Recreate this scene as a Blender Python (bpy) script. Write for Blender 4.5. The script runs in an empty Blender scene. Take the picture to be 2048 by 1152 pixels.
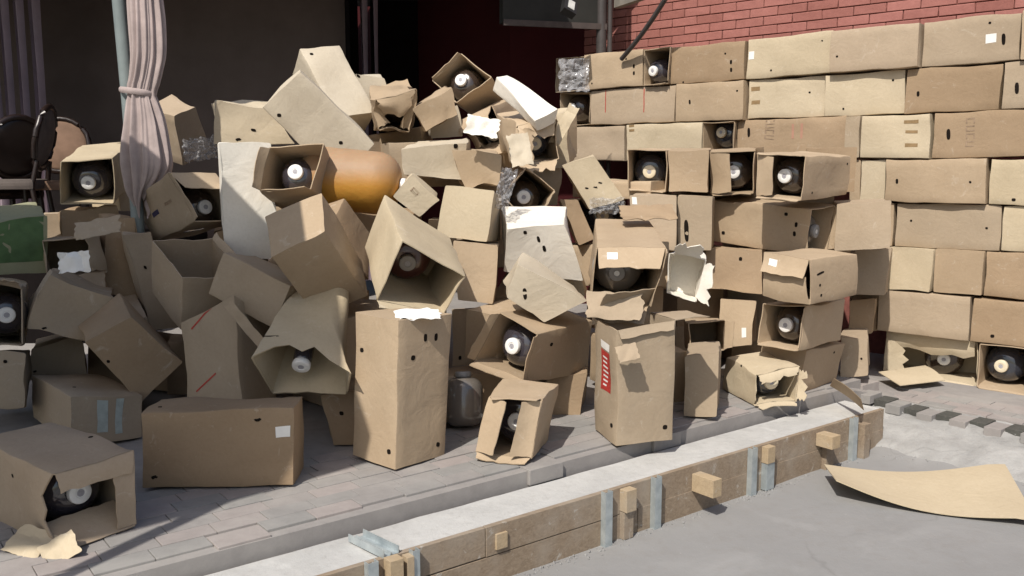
import bpy, bmesh, math, random
from mathutils import Vector, Matrix, Quaternion, noise
random.seed(7)
D=bpy.data; SC=bpy.context.scene; COL=SC.collection
R=math.radians
# ------------------------------------------------------------------ camera
CH=1.33
cam=D.objects.new('camera',D.cameras.new('camera')); COL.objects.link(cam); SC.camera=cam
PITCH=math.atan(236/1800)
cam.location=(0,0,CH); cam.rotation_euler=(math.pi/2-PITCH,0,0)
cam.data.sensor_width=36; cam.data.lens=36*1800/2048; cam.data.clip_end=300; cam.data.clip_start=.05
# ------------------------------------------------------------------ light
SUN_EL=R(50); SUN_TRAVEL=Vector((.42,.9075,0)).normalized()     # horizontal direction in which the light travels
W_=D.worlds.new('World'); SC.world=W_; W_.use_nodes=True
nt=W_.node_tree; nt.nodes.clear()
sky=nt.nodes.new('ShaderNodeTexSky'); sky.sky_type='NISHITA'; sky.sun_disc=False
sky.sun_elevation=SUN_EL; sky.sun_rotation=math.atan2(-SUN_TRAVEL.x,-SUN_TRAVEL.y)
sky.air_density=1.2; sky.dust_density=2.5
bg=nt.nodes.new('ShaderNodeBackground'); bg.inputs[1].default_value=.09
ow=nt.nodes.new('ShaderNodeOutputWorld'); nt.links.new(sky.outputs[0],bg.inputs[0]); nt.links.new(bg.outputs[0],ow.inputs[0])
sl=D.lights.new('sun','SUN'); sl.energy=3.8; sl.angle=R(.5); sl.color=(1,.945,.86)
so=D.objects.new('sun',sl); COL.objects.link(so)
sd=Vector((SUN_TRAVEL.x*math.cos(SUN_EL),SUN_TRAVEL.y*math.cos(SUN_EL),-math.sin(SUN_EL)))
so.rotation_euler=sd.to_track_quat('-Z','Y').to_euler(); so.location=(-3,-6,8)
SC.view_settings.view_transform='Standard'; SC.view_settings.look='None'
SC.view_settings.exposure=.36; SC.view_settings.gamma=1
# ------------------------------------------------------------------ helpers
def unp(x,y,z):
    "the point at height z that stands behind pixel x,y of the 2048 px photograph"
    fw=Vector((0,math.cos(PITCH),-math.sin(PITCH))); up=Vector((0,math.sin(PITCH),math.cos(PITCH)))
    v=fw+Vector((1,0,0))*((x-1024)/1800)+up*((576-y)/1800)
    return Vector((0,0,CH))+v*((z-CH)/v.z)
def unpY(x,y,Y):
    fw=Vector((0,math.cos(PITCH),-math.sin(PITCH))); up=Vector((0,math.sin(PITCH),math.cos(PITCH)))
    v=fw+Vector((1,0,0))*((x-1024)/1800)+up*((576-y)/1800)
    return Vector((0,0,CH))+v*(Y/v.y)
def mesh(name,vs,fs,mat,parent=None,smooth=None,tone=None,mats=None,mi=None):
    me=D.meshes.new(name); me.from_pydata([tuple(v) for v in vs],[],fs); me.update()
    if mats:
        for m in mats: me.materials.append(m)
        if mi: me.polygons.foreach_set('material_index',mi)
    else: me.materials.append(mat)
    if smooth:
        me.polygons.foreach_set('use_smooth',[True]*len(me.polygons))
        try: me.set_sharp_from_angle(angle=R(smooth))
        except Exception: pass
    return link(name,me,parent,tone)
def link(name,me,parent=None,tone=None):
    o=D.objects.new(name,me); COL.objects.link(o)
    if parent is not None: o.parent=parent
    o['tone']=tone if tone is not None else .5
    return o
def tag(o,label=None,cat=None,group=None,kind=None):
    if label: o['label']=label
    if cat: o['category']=cat
    if group: o['group']=group
    if kind: o['kind']=kind
    return o
def empty(name,loc,q=None):
    o=D.objects.new(name,None); COL.objects.link(o); o.location=loc; o.empty_display_size=.1
    if q is not None: o.rotation_mode='QUATERNION'; o.rotation_quaternion=q
    return o
def boxgeo(lo,hi,M=None,bev=0.):
    bm=bmesh.new(); bmesh.ops.create_cube(bm,size=1)
    for v in bm.verts: v.co=Vector([lo[i]+(v.co[i]+.5)*(hi[i]-lo[i]) for i in range(3)])
    if bev: bmesh.ops.bevel(bm,geom=bm.edges[:],offset=bev,segments=2,affect='EDGES',profile=.7)
    if M is not None: bmesh.ops.transform(bm,matrix=M,verts=bm.verts[:])
    me=D.meshes.new('m'); bm.to_mesh(me); bm.free(); return me
def bx(name,lo,hi,mat,parent=None,M=None,bev=0.,tone=None):
    me=boxgeo(lo,hi,M,bev); me.name=name; me.materials.append(mat)
    return link(name,me,parent,tone)
def frame(o,x,z=Vector((0,0,1))):
    x=x.normalized(); y=z.cross(x).normalized(); z=x.cross(y)
    M=Matrix((x,y,z)).transposed().to_4x4(); M.translation=o; return M
def tube(name,pts,r,mat,parent=None,n=10,closed_ends=True):
    vs=[];fs=[]
    for i,p in enumerate(pts):
        p=Vector(p); d=(Vector(pts[min(i+1,len(pts)-1)])-Vector(pts[max(i-1,0)])).normalized()
        a=d.orthogonal().normalized() if abs(d.z)<.9 else Vector((1,0,0)); a=(a-d*a.dot(d)).normalized(); b=d.cross(a)
        rr=r[i] if isinstance(r,(list,tuple)) else r
        for k in range(n):
            t=2*math.pi*k/n; vs.append(p+a*math.cos(t)*rr+b*math.sin(t)*rr)
    for i in range(len(pts)-1):
        for k in range(n): fs.append((i*n+k,i*n+(k+1)%n,(i+1)*n+(k+1)%n,(i+1)*n+k))
    if closed_ends: fs.append(tuple(range(n-1,-1,-1))); fs.append(tuple((len(pts)-1)*n+k for k in range(n)))
    return mesh(name,vs,fs,mat,parent,smooth=50)
def lathe(prof,n=28):
    vs=[];fs=[]
    for (r,z) in prof:
        for k in range(n):
            t=2*math.pi*k/n; vs.append((r*math.cos(t),r*math.sin(t),z))
    for i in range(len(prof)-1):
        for k in range(n): fs.append((i*n+k,i*n+(k+1)%n,(i+1)*n+(k+1)%n,(i+1)*n+k))
    fs.append(tuple(range(n-1,-1,-1))); fs.append(tuple((len(prof)-1)*n+k for k in range(n)))
    return vs,fs
# ------------------------------------------------------------------ materials
def new_mat(name):
    m=D.materials.new(name); m.use_nodes=True; t=m.node_tree; b=t.nodes['Principled BSDF']; return m,t,b
def N(t,ty,**k):
    n=t.nodes.new(ty)
    for a,v in k.items(): setattr(n,a,v)
    return n
def mix(t,fac,a,b,mode='MIX'):
    n=N(t,'ShaderNodeMix',data_type='RGBA',blend_type=mode)
    for s,v in ((n.inputs[0],fac),(n.inputs[6],a),(n.inputs[7],b)):
        if isinstance(v,bpy.types.NodeSocket): t.links.new(v,s)
        elif isinstance(v,(int,float)): s.default_value=v
        else: s.default_value=(*v,1) if len(v)==3 else v
    return n.outputs[2]
def nz(t,scale,detail=4,rough=.55,vec=None,dist=0):
    n=N(t,'ShaderNodeTexNoise'); n.inputs['Scale'].default_value=scale; n.inputs['Detail'].default_value=detail
    n.inputs['Roughness'].default_value=rough; n.inputs['Distortion'].default_value=dist
    if vec is not None: t.links.new(vec,n.inputs['Vector'])
    return n.outputs[0]
def ramp(t,src,p0,p1,c0=(0,0,0),c1=(1,1,1)):
    n=N(t,'ShaderNodeValToRGB'); n.color_ramp.elements[0].position=p0; n.color_ramp.elements[1].position=p1
    n.color_ramp.elements[0].color=(*c0,1); n.color_ramp.elements[1].color=(*c1,1); t.links.new(src,n.inputs[0]); return n.outputs[0]
def attr(t): 
    n=N(t,'ShaderNodeAttribute',attribute_type='OBJECT',attribute_name='tone'); return n.outputs['Fac']
def bump(t,b,src,strength=.3,dist=.002,prev=None):
    n=N(t,'ShaderNodeBump'); n.inputs['Strength'].default_value=strength; n.inputs['Distance'].default_value=dist
    t.links.new(src,n.inputs['Height'])
    if prev is not None: t.links.new(prev,n.inputs['Normal'])
    t.links.new(n.outputs[0],b.inputs['Normal']); return n.outputs[0]
def cardboard(name,base,dark,light):
    m,t,b=new_mat(name)
    tc=N(t,'ShaderNodeTexCoord').outputs['Object']; tn=attr(t)
    c=mix(t,tn,dark,light)
    geo=N(t,'ShaderNodeNewGeometry').outputs['Position']
    st=ramp(t,nz(t,2.6,5,.6,geo,.6),.38,.66)
    c2=mix(t,.32,c,base,'MIX'); c2=mix(t,st,c2,mix(t,.22,c2,(.60,.55,.48),'MULTIPLY'))
    sp=ramp(t,nz(t,60,3,.7,tc),.45,.75)
    c3=mix(t,sp,c2,mix(t,.12,c2,(.45,.38,.3),'MULTIPLY'))
    sc=ramp(t,nz(t,9,6,.75,geo,1.5),.60,.72)                 # scuffs and dust
    c4=mix(t,sc,c3,mix(t,.22,c3,(.75,.7,.62)))
    hv=N(t,'ShaderNodeHueSaturation'); t.links.new(c4,hv.inputs['Color'])
    t.links.new(hv.outputs[0],b.inputs['Base Color'])
    b.inputs['Roughness'].default_value=.82; b.inputs['Specular IOR Level'].default_value=.22
    wv=N(t,'ShaderNodeTexWave',bands_direction='X'); wv.inputs['Scale'].default_value=42; wv.inputs['Distortion'].default_value=.4
    t.links.new(tc,wv.inputs['Vector'])
    n1=bump(t,b,wv.outputs['Fac'],.12,.0006)
    n2=bump(t,b,nz(t,7,5,.6,tc,.8),.45,.012,n1)
    return m
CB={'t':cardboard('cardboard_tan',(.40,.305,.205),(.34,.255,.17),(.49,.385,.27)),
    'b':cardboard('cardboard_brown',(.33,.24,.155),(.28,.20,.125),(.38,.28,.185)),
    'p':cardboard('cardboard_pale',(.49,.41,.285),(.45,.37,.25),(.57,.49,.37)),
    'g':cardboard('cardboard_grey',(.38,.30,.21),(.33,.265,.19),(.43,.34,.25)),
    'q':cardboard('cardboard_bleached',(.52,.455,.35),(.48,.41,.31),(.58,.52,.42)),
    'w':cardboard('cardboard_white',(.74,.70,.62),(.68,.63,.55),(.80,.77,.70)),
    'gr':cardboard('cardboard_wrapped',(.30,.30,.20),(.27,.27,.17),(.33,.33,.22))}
def plain(name,col,rough=.6,spec=.4,metal=0,var=.25,scale=12,bmp=.2):
    m,t,b=new_mat(name); tc=N(t,'ShaderNodeTexCoord').outputs['Object']
    f=ramp(t,nz(t,scale,5,.6,tc),.3,.75); c=mix(t,f,tuple(x*(1-var) for x in col),tuple(min(1,x*(1+var*.6)) for x in col))
    t.links.new(c,b.inputs['Base Color']); b.inputs['Roughness'].default_value=rough
    b.inputs['Specular IOR Level'].default_value=spec; b.inputs['Metallic'].default_value=metal
    if bmp: bump(t,b,nz(t,scale*4,4,.6,tc),bmp,.003)
    return m
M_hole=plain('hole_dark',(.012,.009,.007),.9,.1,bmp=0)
M_white=plain('sticker_paper',(.78,.76,.72),.5,.4,var=.08)
M_cyan=plain('tape_bluish',(.42,.46,.42),.35,.5,var=.2,scale=30)
M_red=plain('print_red',(.42,.045,.035),.55,.3,var=.3,scale=60)
M_blue=plain('print_blue',(.035,.03,.07),.5,.3,var=.3,scale=60)
M_tapeb=plain('tape_brown',(.27,.18,.09),.4,.4,var=.2,scale=30)
M_stamp=plain('print_stamp',(.285,.205,.14),.75,.2,var=.35,scale=50)
M_green=plain('print_green',(.085,.15,.065),.45,.3,var=.55,scale=5)
M_cap=plain('cap_white',(.78,.77,.75),.32,.5,var=.05)
M_capc=plain('cap_cream',(.68,.60,.45),.4,.5,var=.1)
M_capg=plain('cap_grey',(.30,.29,.28),.5,.4,var=.1)
M_ring=plain('valve_grey',(.38,.37,.40),.45,.4,var=.2)
def plastic(name,col,rough=.12,trans=0.,alpha=None):
    m,t,b=new_mat(name); tc=N(t,'ShaderNodeTexCoord').outputs['Object']
    f=ramp(t,nz(t,6,4,.5,tc),.3,.8); c=mix(t,f,tuple(x*.7 for x in col),col); t.links.new(c,b.inputs['Base Color'])
    b.inputs['Roughness'].default_value=rough; b.inputs['Transmission Weight'].default_value=trans
    b.inputs['Specular IOR Level'].default_value=.6; b.inputs['Coat Weight'].default_value=.9; b.inputs['Coat Roughness'].default_value=.04
    bump(t,b,nz(t,14,3,.5,tc),.25,.006)
    return m
KM={'dark':plastic('keg_dark',(.045,.040,.050)),'dark2':plastic('keg_brown_black',(.05,.034,.026),.2),'dark3':plastic('keg_blue_black',(.035,.04,.055),.16),'red':plastic('keg_red',(.06,.008,.006),.3),'grey':plastic('keg_grey',(.17,.15,.13),.3),
    'amber':None}
m_,t_,b_=new_mat('keg_amber'); g_=N(t_,'ShaderNodeTexCoord').outputs['Object']
sx_=N(t_,'ShaderNodeSeparateXYZ'); geo_=N(t_,'ShaderNodeNewGeometry').outputs['Position']; t_.links.new(geo_,sx_.inputs[0])
mr_=N(t_,'ShaderNodeMapRange'); mr_.inputs['From Min'].default_value=1.24; mr_.inputs['From Max'].default_value=1.34; t_.links.new(sx_.outputs[2],mr_.inputs[0])
fo_=mix(t_,nz(t_,9,5,.6,g_),(.27,.16,.085),(.40,.26,.15)); li_=mix(t_,nz(t_,5,4,.6,g_),(.38,.16,.02),(.52,.26,.035))
t_.links.new(mix(t_,mr_.outputs[0],li_,fo_),b_.inputs['Base Color']); b_.inputs['Roughness'].default_value=.6; b_.inputs['Coat Weight'].default_value=.0; b_.inputs['Coat Roughness'].default_value=.3; b_.inputs['Subsurface Weight'].default_value=.15; b_.inputs['Subsurface Scale'].default_value=.03
bump(t_,b_,nz(t_,10,4,.6,g_),.5,.01); KM['amber']=m_
def film_mat(name,tint,alpha):
    m,t,b=new_mat(name); b.inputs['Base Color'].default_value=(*tint,1); b.inputs['Roughness'].default_value=.12
    b.inputs['Specular IOR Level'].default_value=.9; b.inputs['Alpha'].default_value=alpha
    tc=N(t,'ShaderNodeTexCoord').outputs['Object']; bump(t,b,nz(t,9,3,.5,tc,1.),.35,.02)
    return m
M_film=film_mat('clear_film',(.6,.6,.62),.24)
# ------------------------------------------------------------------ ground
def concrete(name,c,var=.2,scale=3,dirt=(.2,.18,.16),bm=.4):
    m,t,b=new_mat(name); g=N(t,'ShaderNodeNewGeometry').outputs['Position']
    f=ramp(t,nz(t,scale,7,.62,g,.4),.3,.75); c1=mix(t,f,tuple(x*(1-var) for x in c),tuple(min(.9,x*(1+var*.5)) for x in c))
    f2=ramp(t,nz(t,scale*9,5,.7,g),.5,.8); c2=mix(t,f2,c1,mix(t,.3,c1,dirt))
    f3=ramp(t,nz(t,scale*.6,5,.6,g,1.2),.56,.7); c3=mix(t,f3,c2,mix(t,.35,c2,tuple(min(.9,x*1.5) for x in c)))
    vo=N(t,'ShaderNodeTexVoronoi',feature='DISTANCE_TO_EDGE'); vo.inputs['Scale'].default_value=.55; 
    wp=N(t,'ShaderNodeMix',data_type='VECTOR'); 
    nn=N(t,'ShaderNodeTexNoise'); nn.inputs['Scale'].default_value=2.2; nn.inputs['Detail'].default_value=6; t.links.new(g,nn.inputs['Vector'])
    va=N(t,'ShaderNodeVectorMath',operation='MULTIPLY_ADD'); t.links.new(nn.outputs['Color'],va.inputs[0]); va.inputs[1].default_value=(.5,.5,.5); t.links.new(g,va.inputs[2]); t.links.new(va.outputs[0],vo.inputs['Vector'])
    ck=ramp(t,vo.outputs['Distance'],.0,.006,(1,1,1),(0,0,0)); ckm=N(t,'ShaderNodeMath',operation='MULTIPLY'); t.links.new(ck,ckm.inputs[0]); t.links.new(ramp(t,nz(t,.9,2,.5,g),.5,.6),ckm.inputs[1])
    c3=mix(t,ckm.outputs[0],c3,mix(t,.22,c3,(.08,.075,.07)))
    spl=ramp(t,nz(t,26,4,.75,g,.3),.70,.74); c3=mix(t,spl,c3,mix(t,.45,c3,(.6,.59,.56)))
    t.links.new(c3,b.inputs['Base Color']); b.inputs['Roughness'].default_value=.88; b.inputs['Specular IOR Level'].default_value=.25
    n1=bump(t,b,nz(t,scale*30,5,.7,g),bm,.004); bump(t,b,nz(t,scale*3,4,.6,g),bm,.012,n1)
    return m
M_slab=concrete('slab_concrete',(.25,.247,.243),.10,1.6)
M_strip=concrete('fresh_concrete',(.47,.465,.45),.16,4)
M_rough=concrete('rough_mortar',(.34,.335,.325),.25,5,bm=.9)
M_base=concrete('sand_bed',(.20,.19,.18),.2,4)
def paver_mat():
    m,t,b=new_mat('paver_concrete'); g=N(t,'ShaderNodeNewGeometry').outputs['Position']; tn=attr(t)
    c=mix(t,tn,(.27,.265,.255),(.34,.30,.285)); f=ramp(t,nz(t,14,6,.7,g),.3,.8)
    c=mix(t,f,mix(t,.5,c,(.6,.6,.6),'MULTIPLY'),c); f2=ramp(t,nz(t,2.2,5,.6,g,.8),.45,.7); c=mix(t,f2,c,mix(t,.35,c,(.42,.40,.37)))
    t.links.new(c,b.inputs['Base Color']); b.inputs['Roughness'].default_value=.85; b.inputs['Specular IOR Level'].default_value=.25
    bump(t,b,nz(t,90,5,.7,g),.35,.003); return m
M_pav=paver_mat(); M_pavshade=concrete('paver_gap_shade',(.075,.075,.068),.2,8)  # dark one: shadow of the recessed gaps put into the paver colour
K0=unp(390,1122,0); KD=Vector((.791,.612,0)).normalized(); KN=Vector((KD.y,-KD.x,0))     # kerb line, its direction and the outward normal
kc=(Vector((2.32,5.68,0))-K0).dot(KD)             # where the edge turns
ZD=-.12
def sstep(a,b,x):
    t=min(1,max(0,(x-a)/(b-a))); return t*t*(3-2*t)
def pz(x,y): return ZD*sstep(1.95,2.55,x)
RD=Vector((.655,-.755,0)).normalized(); RN=Vector((RD.y,-RD.x,0))                # right edge: direction, outward normal
if RN.dot(Vector((0,0,0))-Vector((2.3,5.7,0)))<0: RN=-RN
RO=unp(1765,792,ZD)
# lower ground, one sheet to the horizon, with the rough slope below the right edge
def gz(p):
    d=(p-RO).dot(RN); s=(p-RO).dot(RD)
    z=-.30+.15*(1-sstep(.02,.75,d))*sstep(-.5,.1,s)
    k=(1-sstep(.1,.8,d))*sstep(-.6,0,s)
    z+=k*.02*noise.noise(p*9)+.006*noise.noise(p*2.3)*(1 if p.length<12 else 0)+k*.012*noise.noise(p*25)
    return z
vs=[];fs=[];nx=130;ny=130
xs=[-60,-25,-12,-7]+[-4+9*i/(nx-1) for i in range(nx)]+[8,14,26,60]; ys=[-60,-20,-8,-2]+[1+6.3*i/(ny-1) for i in range(ny)]+[9,14,26,60,120]
for y in ys:
    for x in xs:
        p=Vector((x,y,0)); out=(p-K0).dot(KN); far=abs(x)>6 or y>8 or y<0
        z=-.30 if far else gz(p)
        if not far and out<-.02 and (p-RO).dot(RN)<-.02: z=-.32
        vs.append((x,y,z))
for j in range(len(ys)-1):
    for i in range(len(xs)-1):
        a=j*len(xs)+i; fs.append((a,a+1,a+len(xs)+1,a+len(xs)))
tag(mesh('ground',vs,fs,M_slab,smooth=60),kind='structure')
# mortar strip between kerb and boards
def strip(name,p0,dirv,nrm,length,w0,w1,z0,z1,mat,nseg=60,nw=6,amp=.004):
    vs=[];fs=[]
    for j in range(nw+1):
        for i in range(nseg+1):
            p=p0+dirv*(length*i/nseg)+nrm*(w0+(w1-w0)*j/nw); z=z0+amp*noise.noise(p*7)+amp*.5*noise.noise(p*23); vs.append((p.x,p.y,z))
    nb=len(vs)
    for j in range(nw):
        for i in range(nseg):
            a=j*(nseg+1)+i; fs.append((a,a+1,a+nseg+2,a+nseg+1)[::-1])
    per=[i for i in range(nseg+1)]+[(j)*(nseg+1)+nseg for j in range(1,nw+1)]+[nw*(nseg+1)+i for i in range(nseg-1,-1,-1)]+[j*(nseg+1) for j in range(nw-1,0,-1)]
    for k,i in enumerate(per): vs.append((vs[i][0],vs[i][1],z1))
    for k in range(len(per)): fs.append((per[k],per[(k+1)%len(per)],nb+(k+1)%len(per),nb+k))
    return mesh(name,vs,fs,mat,smooth=60)
KS=-2.6
tag(strip('mortar_strip',K0+KD*KS,KD,KN,kc-KS-.40,-.02,.222,-.072,-.31,M_strip),kind='structure')
# ------------------------------------------------------------------ pavement with pavers
base=[]
A=K0+KD*(-4)-KN*.06; B=K0+KD*(kc+.02)-KN*.06; C=RO+RD*3-RN*.06; 
gx=60;gy=40;vs=[];fs=[]
for j in range(gy+1):
    for i in range(gx+1):
        # bilinear between the edge polyline and a far line
        t=i/gx
        Lk=kc+4; Lr=3.0; s=t*(Lk+Lr)
        e=(K0+KD*(s-4)-KN*.05) if s<Lk else (RO+RD*(s-Lk)-RN*.05)
        f=Vector((-14+24*t,14,0)); p=e.lerp(f,(j/gy)**1.6)
        vs.append((p.x,p.y,pz(p.x,p.y)-.010))
for j in range(gy):
    for i in range(gx):
        a=j*(gx+1)+i; fs.append((a,a+1,a+gx+2,a+gx+1))
vb=len(vs)
for i in range(gx+1): vs.append((vs[i][0],vs[i][1],-.33))
for i in range(gx): fs.append((i+1,i,vb+i,vb+i+1))
pave=tag(mesh('pavement',vs,fs,M_pav,smooth=60,tone=.4),kind='structure')
def paver(p,dx,dn,l,w,th,tone,tilt=0,dark=False):
    z=pz(p.x,p.y)+random.gauss(0,.0014)
    M=frame(Vector((p.x,p.y,z)),dx)
    vsz=boxgeo((0.0015,-w+.0015,-th),(l-.0015,-.0015,0),M,bev=.003)
    vsz.materials.append(M_pav); o=link('paver',vsz,pave,tone); o.name='paver'; return o
rp=random.Random(4)
npav=0
for rrow in range(9):
    s=-.9+(.1 if rrow%2 else 0)-.25*rrow
    while s<kc-.05:
        l=.2
        jut=rp.choice([0,.0,.0,.022,-.012,.035]) if rrow==0 else 0
        w=.1
        p=K0+KD*s-KN*(rrow*w)+KN*jut*(1 if rrow==0 else 0)
        # frame y axis = z x dx = inward (left of KD); box spans -w..0 in y, so shift inward by w
        q=p-KN*w
        if npav<225 and (rrow<7):
            Mz=frame(Vector((0,0,0)),KD)
            paver(q+Mz.to_3x3()@Vector((0,w,0))*1.0,KD,KN,l,w+(jut if rrow==0 and jut>0 else 0),.072 if rrow==0 else .02,rp.choice([.1,.2,.35,.8,.95,.5]))
            npav+=1
        s+=l
# teeth of pavers along the right edge, gap shade coloured into the recessed ones
s=-.06;i=0
while s<1.35:
    if i%2==0:
        p=RO+RD*s+RN*.075; paver(p,RD,RN,.095,.16,.055,rp.choice([.1,.3,.5]))
    else:
        p=RO+RD*s+RN*.045; paver(p,RD,RN,.095,.14,.045,.5).data.materials[0]=M_pavshade
    s+=.097; i+=1
for rrow in range(1,5):
    s=-.06+(.1 if rrow%2 else 0)
    while s<1.3:
        paver(RO+RD*s-RN*(.1*rrow),RD,RN,.2,.1,.02,rp.random()); s+=.2
# ------------------------------------------------------------------ timber formwork
M_wood=None
def wood(name,c,c2):
    m,t,b=new_mat(name); tc=N(t,'ShaderNodeTexCoord').outputs['Object']
    mp=N(t,'ShaderNodeMapping'); mp.inputs['Scale'].default_value=(1.2,22,22); t.links.new(tc,mp.inputs[0])
    f=ramp(t,nz(t,3,6,.65,mp.outputs[0],1.),.3,.7); cc=mix(t,f,c,c2); g=ramp(t,nz(t,5,5,.6,tc),.45,.7); cc=mix(t,g,cc,mix(t,.45,cc,(.36,.32,.27))); sp_=ramp(t,nz(t,13,6,.75,tc,.6),.60,.66); cc=mix(t,sp_,cc,mix(t,.5,cc,(.5,.48,.44)))
    t.links.new(cc,b.inputs['Base Color']); b.inputs['Roughness'].default_value=.8; b.inputs['Specular IOR Level'].default_value=.2
    bump(t,b,f,.3,.002); return m
M_wood=wood('timber_grey',(.20,.15,.105),(.30,.235,.17)); M_new=wood('timber_fresh',(.33,.25,.16),(.44,.34,.22))
def metalm():
    m,t,b=new_mat('galvanised_steel'); tc=N(t,'ShaderNodeTexCoord').outputs['Object']
    c=mix(t,ramp(t,nz(t,18,4,.6,tc),.3,.7),(.36,.41,.43),(.55,.60,.61)); t.links.new(c,b.inputs['Base Color'])
    b.inputs['Metallic'].default_value=.55; b.inputs['Roughness'].default_value=.42; return m
M_metal=metalm()
FW=empty('timber_formwork',K0+KN*.235); tag(FW,'timber plank formwork with metal stakes holding the fresh concrete strip','formwork')
inv=Matrix.Translation(-FW.location)
FE=kc-.42
def fpos(x,y): # distance along the boards of a pixel on the board line
    p=unp(x,y,-.07); return (p-K0).dot(KD)
cuts=[-2.4,-.2,1.05,1.72,FE]
for li,(z0,z1) in enumerate(((-.185,-.066),(-.305,-.189))):
    cc=cuts if li==0 else [-2.4,.55,1.9,FE]
    for a,b2 in zip(cc[:-1],cc[1:]):
        M=inv@frame(K0+KD*a+KN*.226,KD); 
        # local: x along, y inward(left). board occupies y in [-.024,0]
        bx('board',(0.002,-.024+rp.uniform(-.003,.003),z0+rp.uniform(-.002,.002)),(b2-a-.002,0,z1+rp.uniform(-.003,.003)),M_wood,FW,M,bev=.002)
def stake(s,top=.0,tone=.5,w=.042,dep=.03,bot=-.31):
    M=inv@frame(K0+KD*s+KN*(.226+.026+dep),KD); g=.003
    pr=[(-w/2,dep),(-w/2,0),(w/2,0),(w/2,dep),(w/2-g,dep),(w/2-g,g),(w*.12,g),(0,g+.008),(-w*.12,g),(-w/2+g,g),(-w/2+g,dep)]
    vs=[M@Vector((x,y-.0,z)) for z in (bot,-.066+top) for x,y in pr]; n=len(pr)
    fs=[(i,(i+1)%n,n+(i+1)%n,n+i) for i in range(n)]+[tuple(range(n)),tuple(range(2*n-1,n-1,-1))]
    mesh('metal_stake',vs,fs,M_metal,FW)
for (x,y) in ((738,1128),(1203,985),(1300,955),(1490,897),(1697,838)): stake(fpos(x,y),top=.012)
stake(fpos(820,1100),top=.01,w=.03)
def block(x,y,w,h,prot,mat,z1=-.066,nm='timber_block'):
    s=fpos(x,y); M=inv@frame(K0+KD*s+KN*(.226+.026),KD)
    bx(nm,(-w/2,-prot,z1-h),(w/2,0,z1),mat,FW,M,bev=.002)
block(783,1118,.055,.22,.05,M_new,-.06); block(812,1108,.03,.22,.04,M_new,-.07)
block(1243,973,.062,.10,.045,M_new,-.068); block(1243,973,.058,.125,.03,M_wood,-.172)
block(1520,888,.06,.085,.04,M_new,-.068); block(1522,888,.064,.14,.035,M_metal,-.156,'slotted_bracket')
block(1385,930,.06,.085,.13,M_new,-.10); block(1640,858,.075,.07,.10,M_new,-.085); block(1655,855,.07,.15,.03,M_wood,-.157)
block(997,1048,.055,.065,.012,M_new,-.10)
block(1715,833,.06,.20,.05,M_wood,-.10)
# the channel lying across the fresh strip
sM=inv@frame(K0+KD*fpos(745,1100)+KN*.06,(KN*.93+KD*.12))
pr=[(-.035,.03),(-.035,0),(.035,0),(.035,.03),(.032,.03),(.032,.004),(.006,.004),(0,.016),(-.006,.004),(-.032,.004),(-.032,.03)]
n=len(pr); vs=[sM@Vector((x_,a,b_-.066)) for x_ in (-.03,.19) for a,b_ in pr]
mesh('steel_channel',vs,[(i,(i+1)%n,n+(i+1)%n,n+i) for i in range(n)]+[tuple(range(n)),tuple(range(2*n-1,n-1,-1))],M_metal,FW)
# rubble crumbs
def crumbs(name,pts,mat,smin,smax):
    vs=[];fs=[]
    for p in pts:
        s=rp.uniform(smin,smax); b0=len(vs)
        q=Quaternion((rp.gauss(0,1),rp.gauss(0,1),rp.gauss(0,1),rp.gauss(0,1))).normalized()
        for c in ((1,0,0),(-1,0,0),(0,1,0),(0,-1,0),(0,0,1),(0,0,-1)):
            vs.append(tuple(Vector(p)+q@(Vector(c)*s*rp.uniform(.5,1.1))))
        for f in ((0,2,4),(2,1,4),(1,3,4),(3,0,4),(2,0,5),(1,2,5),(3,1,5),(0,3,5)): fs.append(tuple(b0+i for i in f))
    return tag(mesh(name,vs,fs,mat),kind='stuff')
pts=[]
for i in range(520):
    p=RO+RD*rp.gauss(-.08,.22)+RN*abs(rp.gauss(.02,.12)); pts.append((p.x,p.y,gz(p)+rp.uniform(0,.012)))
for i in range(520):
    p=K0+KD*rp.uniform(-1,FE)+KN*(.26+abs(rp.gauss(0,.03))); pts.append((p.x,p.y,-.30))
for i in range(260):
    p=RO+RD*rp.uniform(-.2,1.3)+RN*rp.uniform(.05,.7); pts.append((p.x,p.y,gz(p)))
crumbs('mortar_rubble',pts,M_slab,.003,.012)
# rough mortar apron below the right edge (follows the ground a little above it)
vs=[];fs=[];a_=50;b_n=24
for j in range(b_n+1):
    for i in range(a_+1):
        p=RO+RD*(-.32+2.2*i/a_)+RN*(-.03+.62*j/b_n+.06*noise.noise(Vector((i*.3,0,0)))*j/b_n); e=min(i/6,1)*min((b_n-j)/5,1)
        z=gz(p)+.006+.022*e*(.6+.8*noise.noise(p*6))*(1 if j<b_n else 0)-(.012 if (j==b_n or i==0) else 0); vs.append((p.x,p.y,z))
for j in range(b_n):
    for i in range(a_):
        a=j*(a_+1)+i; fs.append((a,a+1,a+a_+2,a+a_+1))
ap=mesh('mortar_apron',vs,fs,M_rough,smooth=70); tag(ap,kind='structure')
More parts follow.
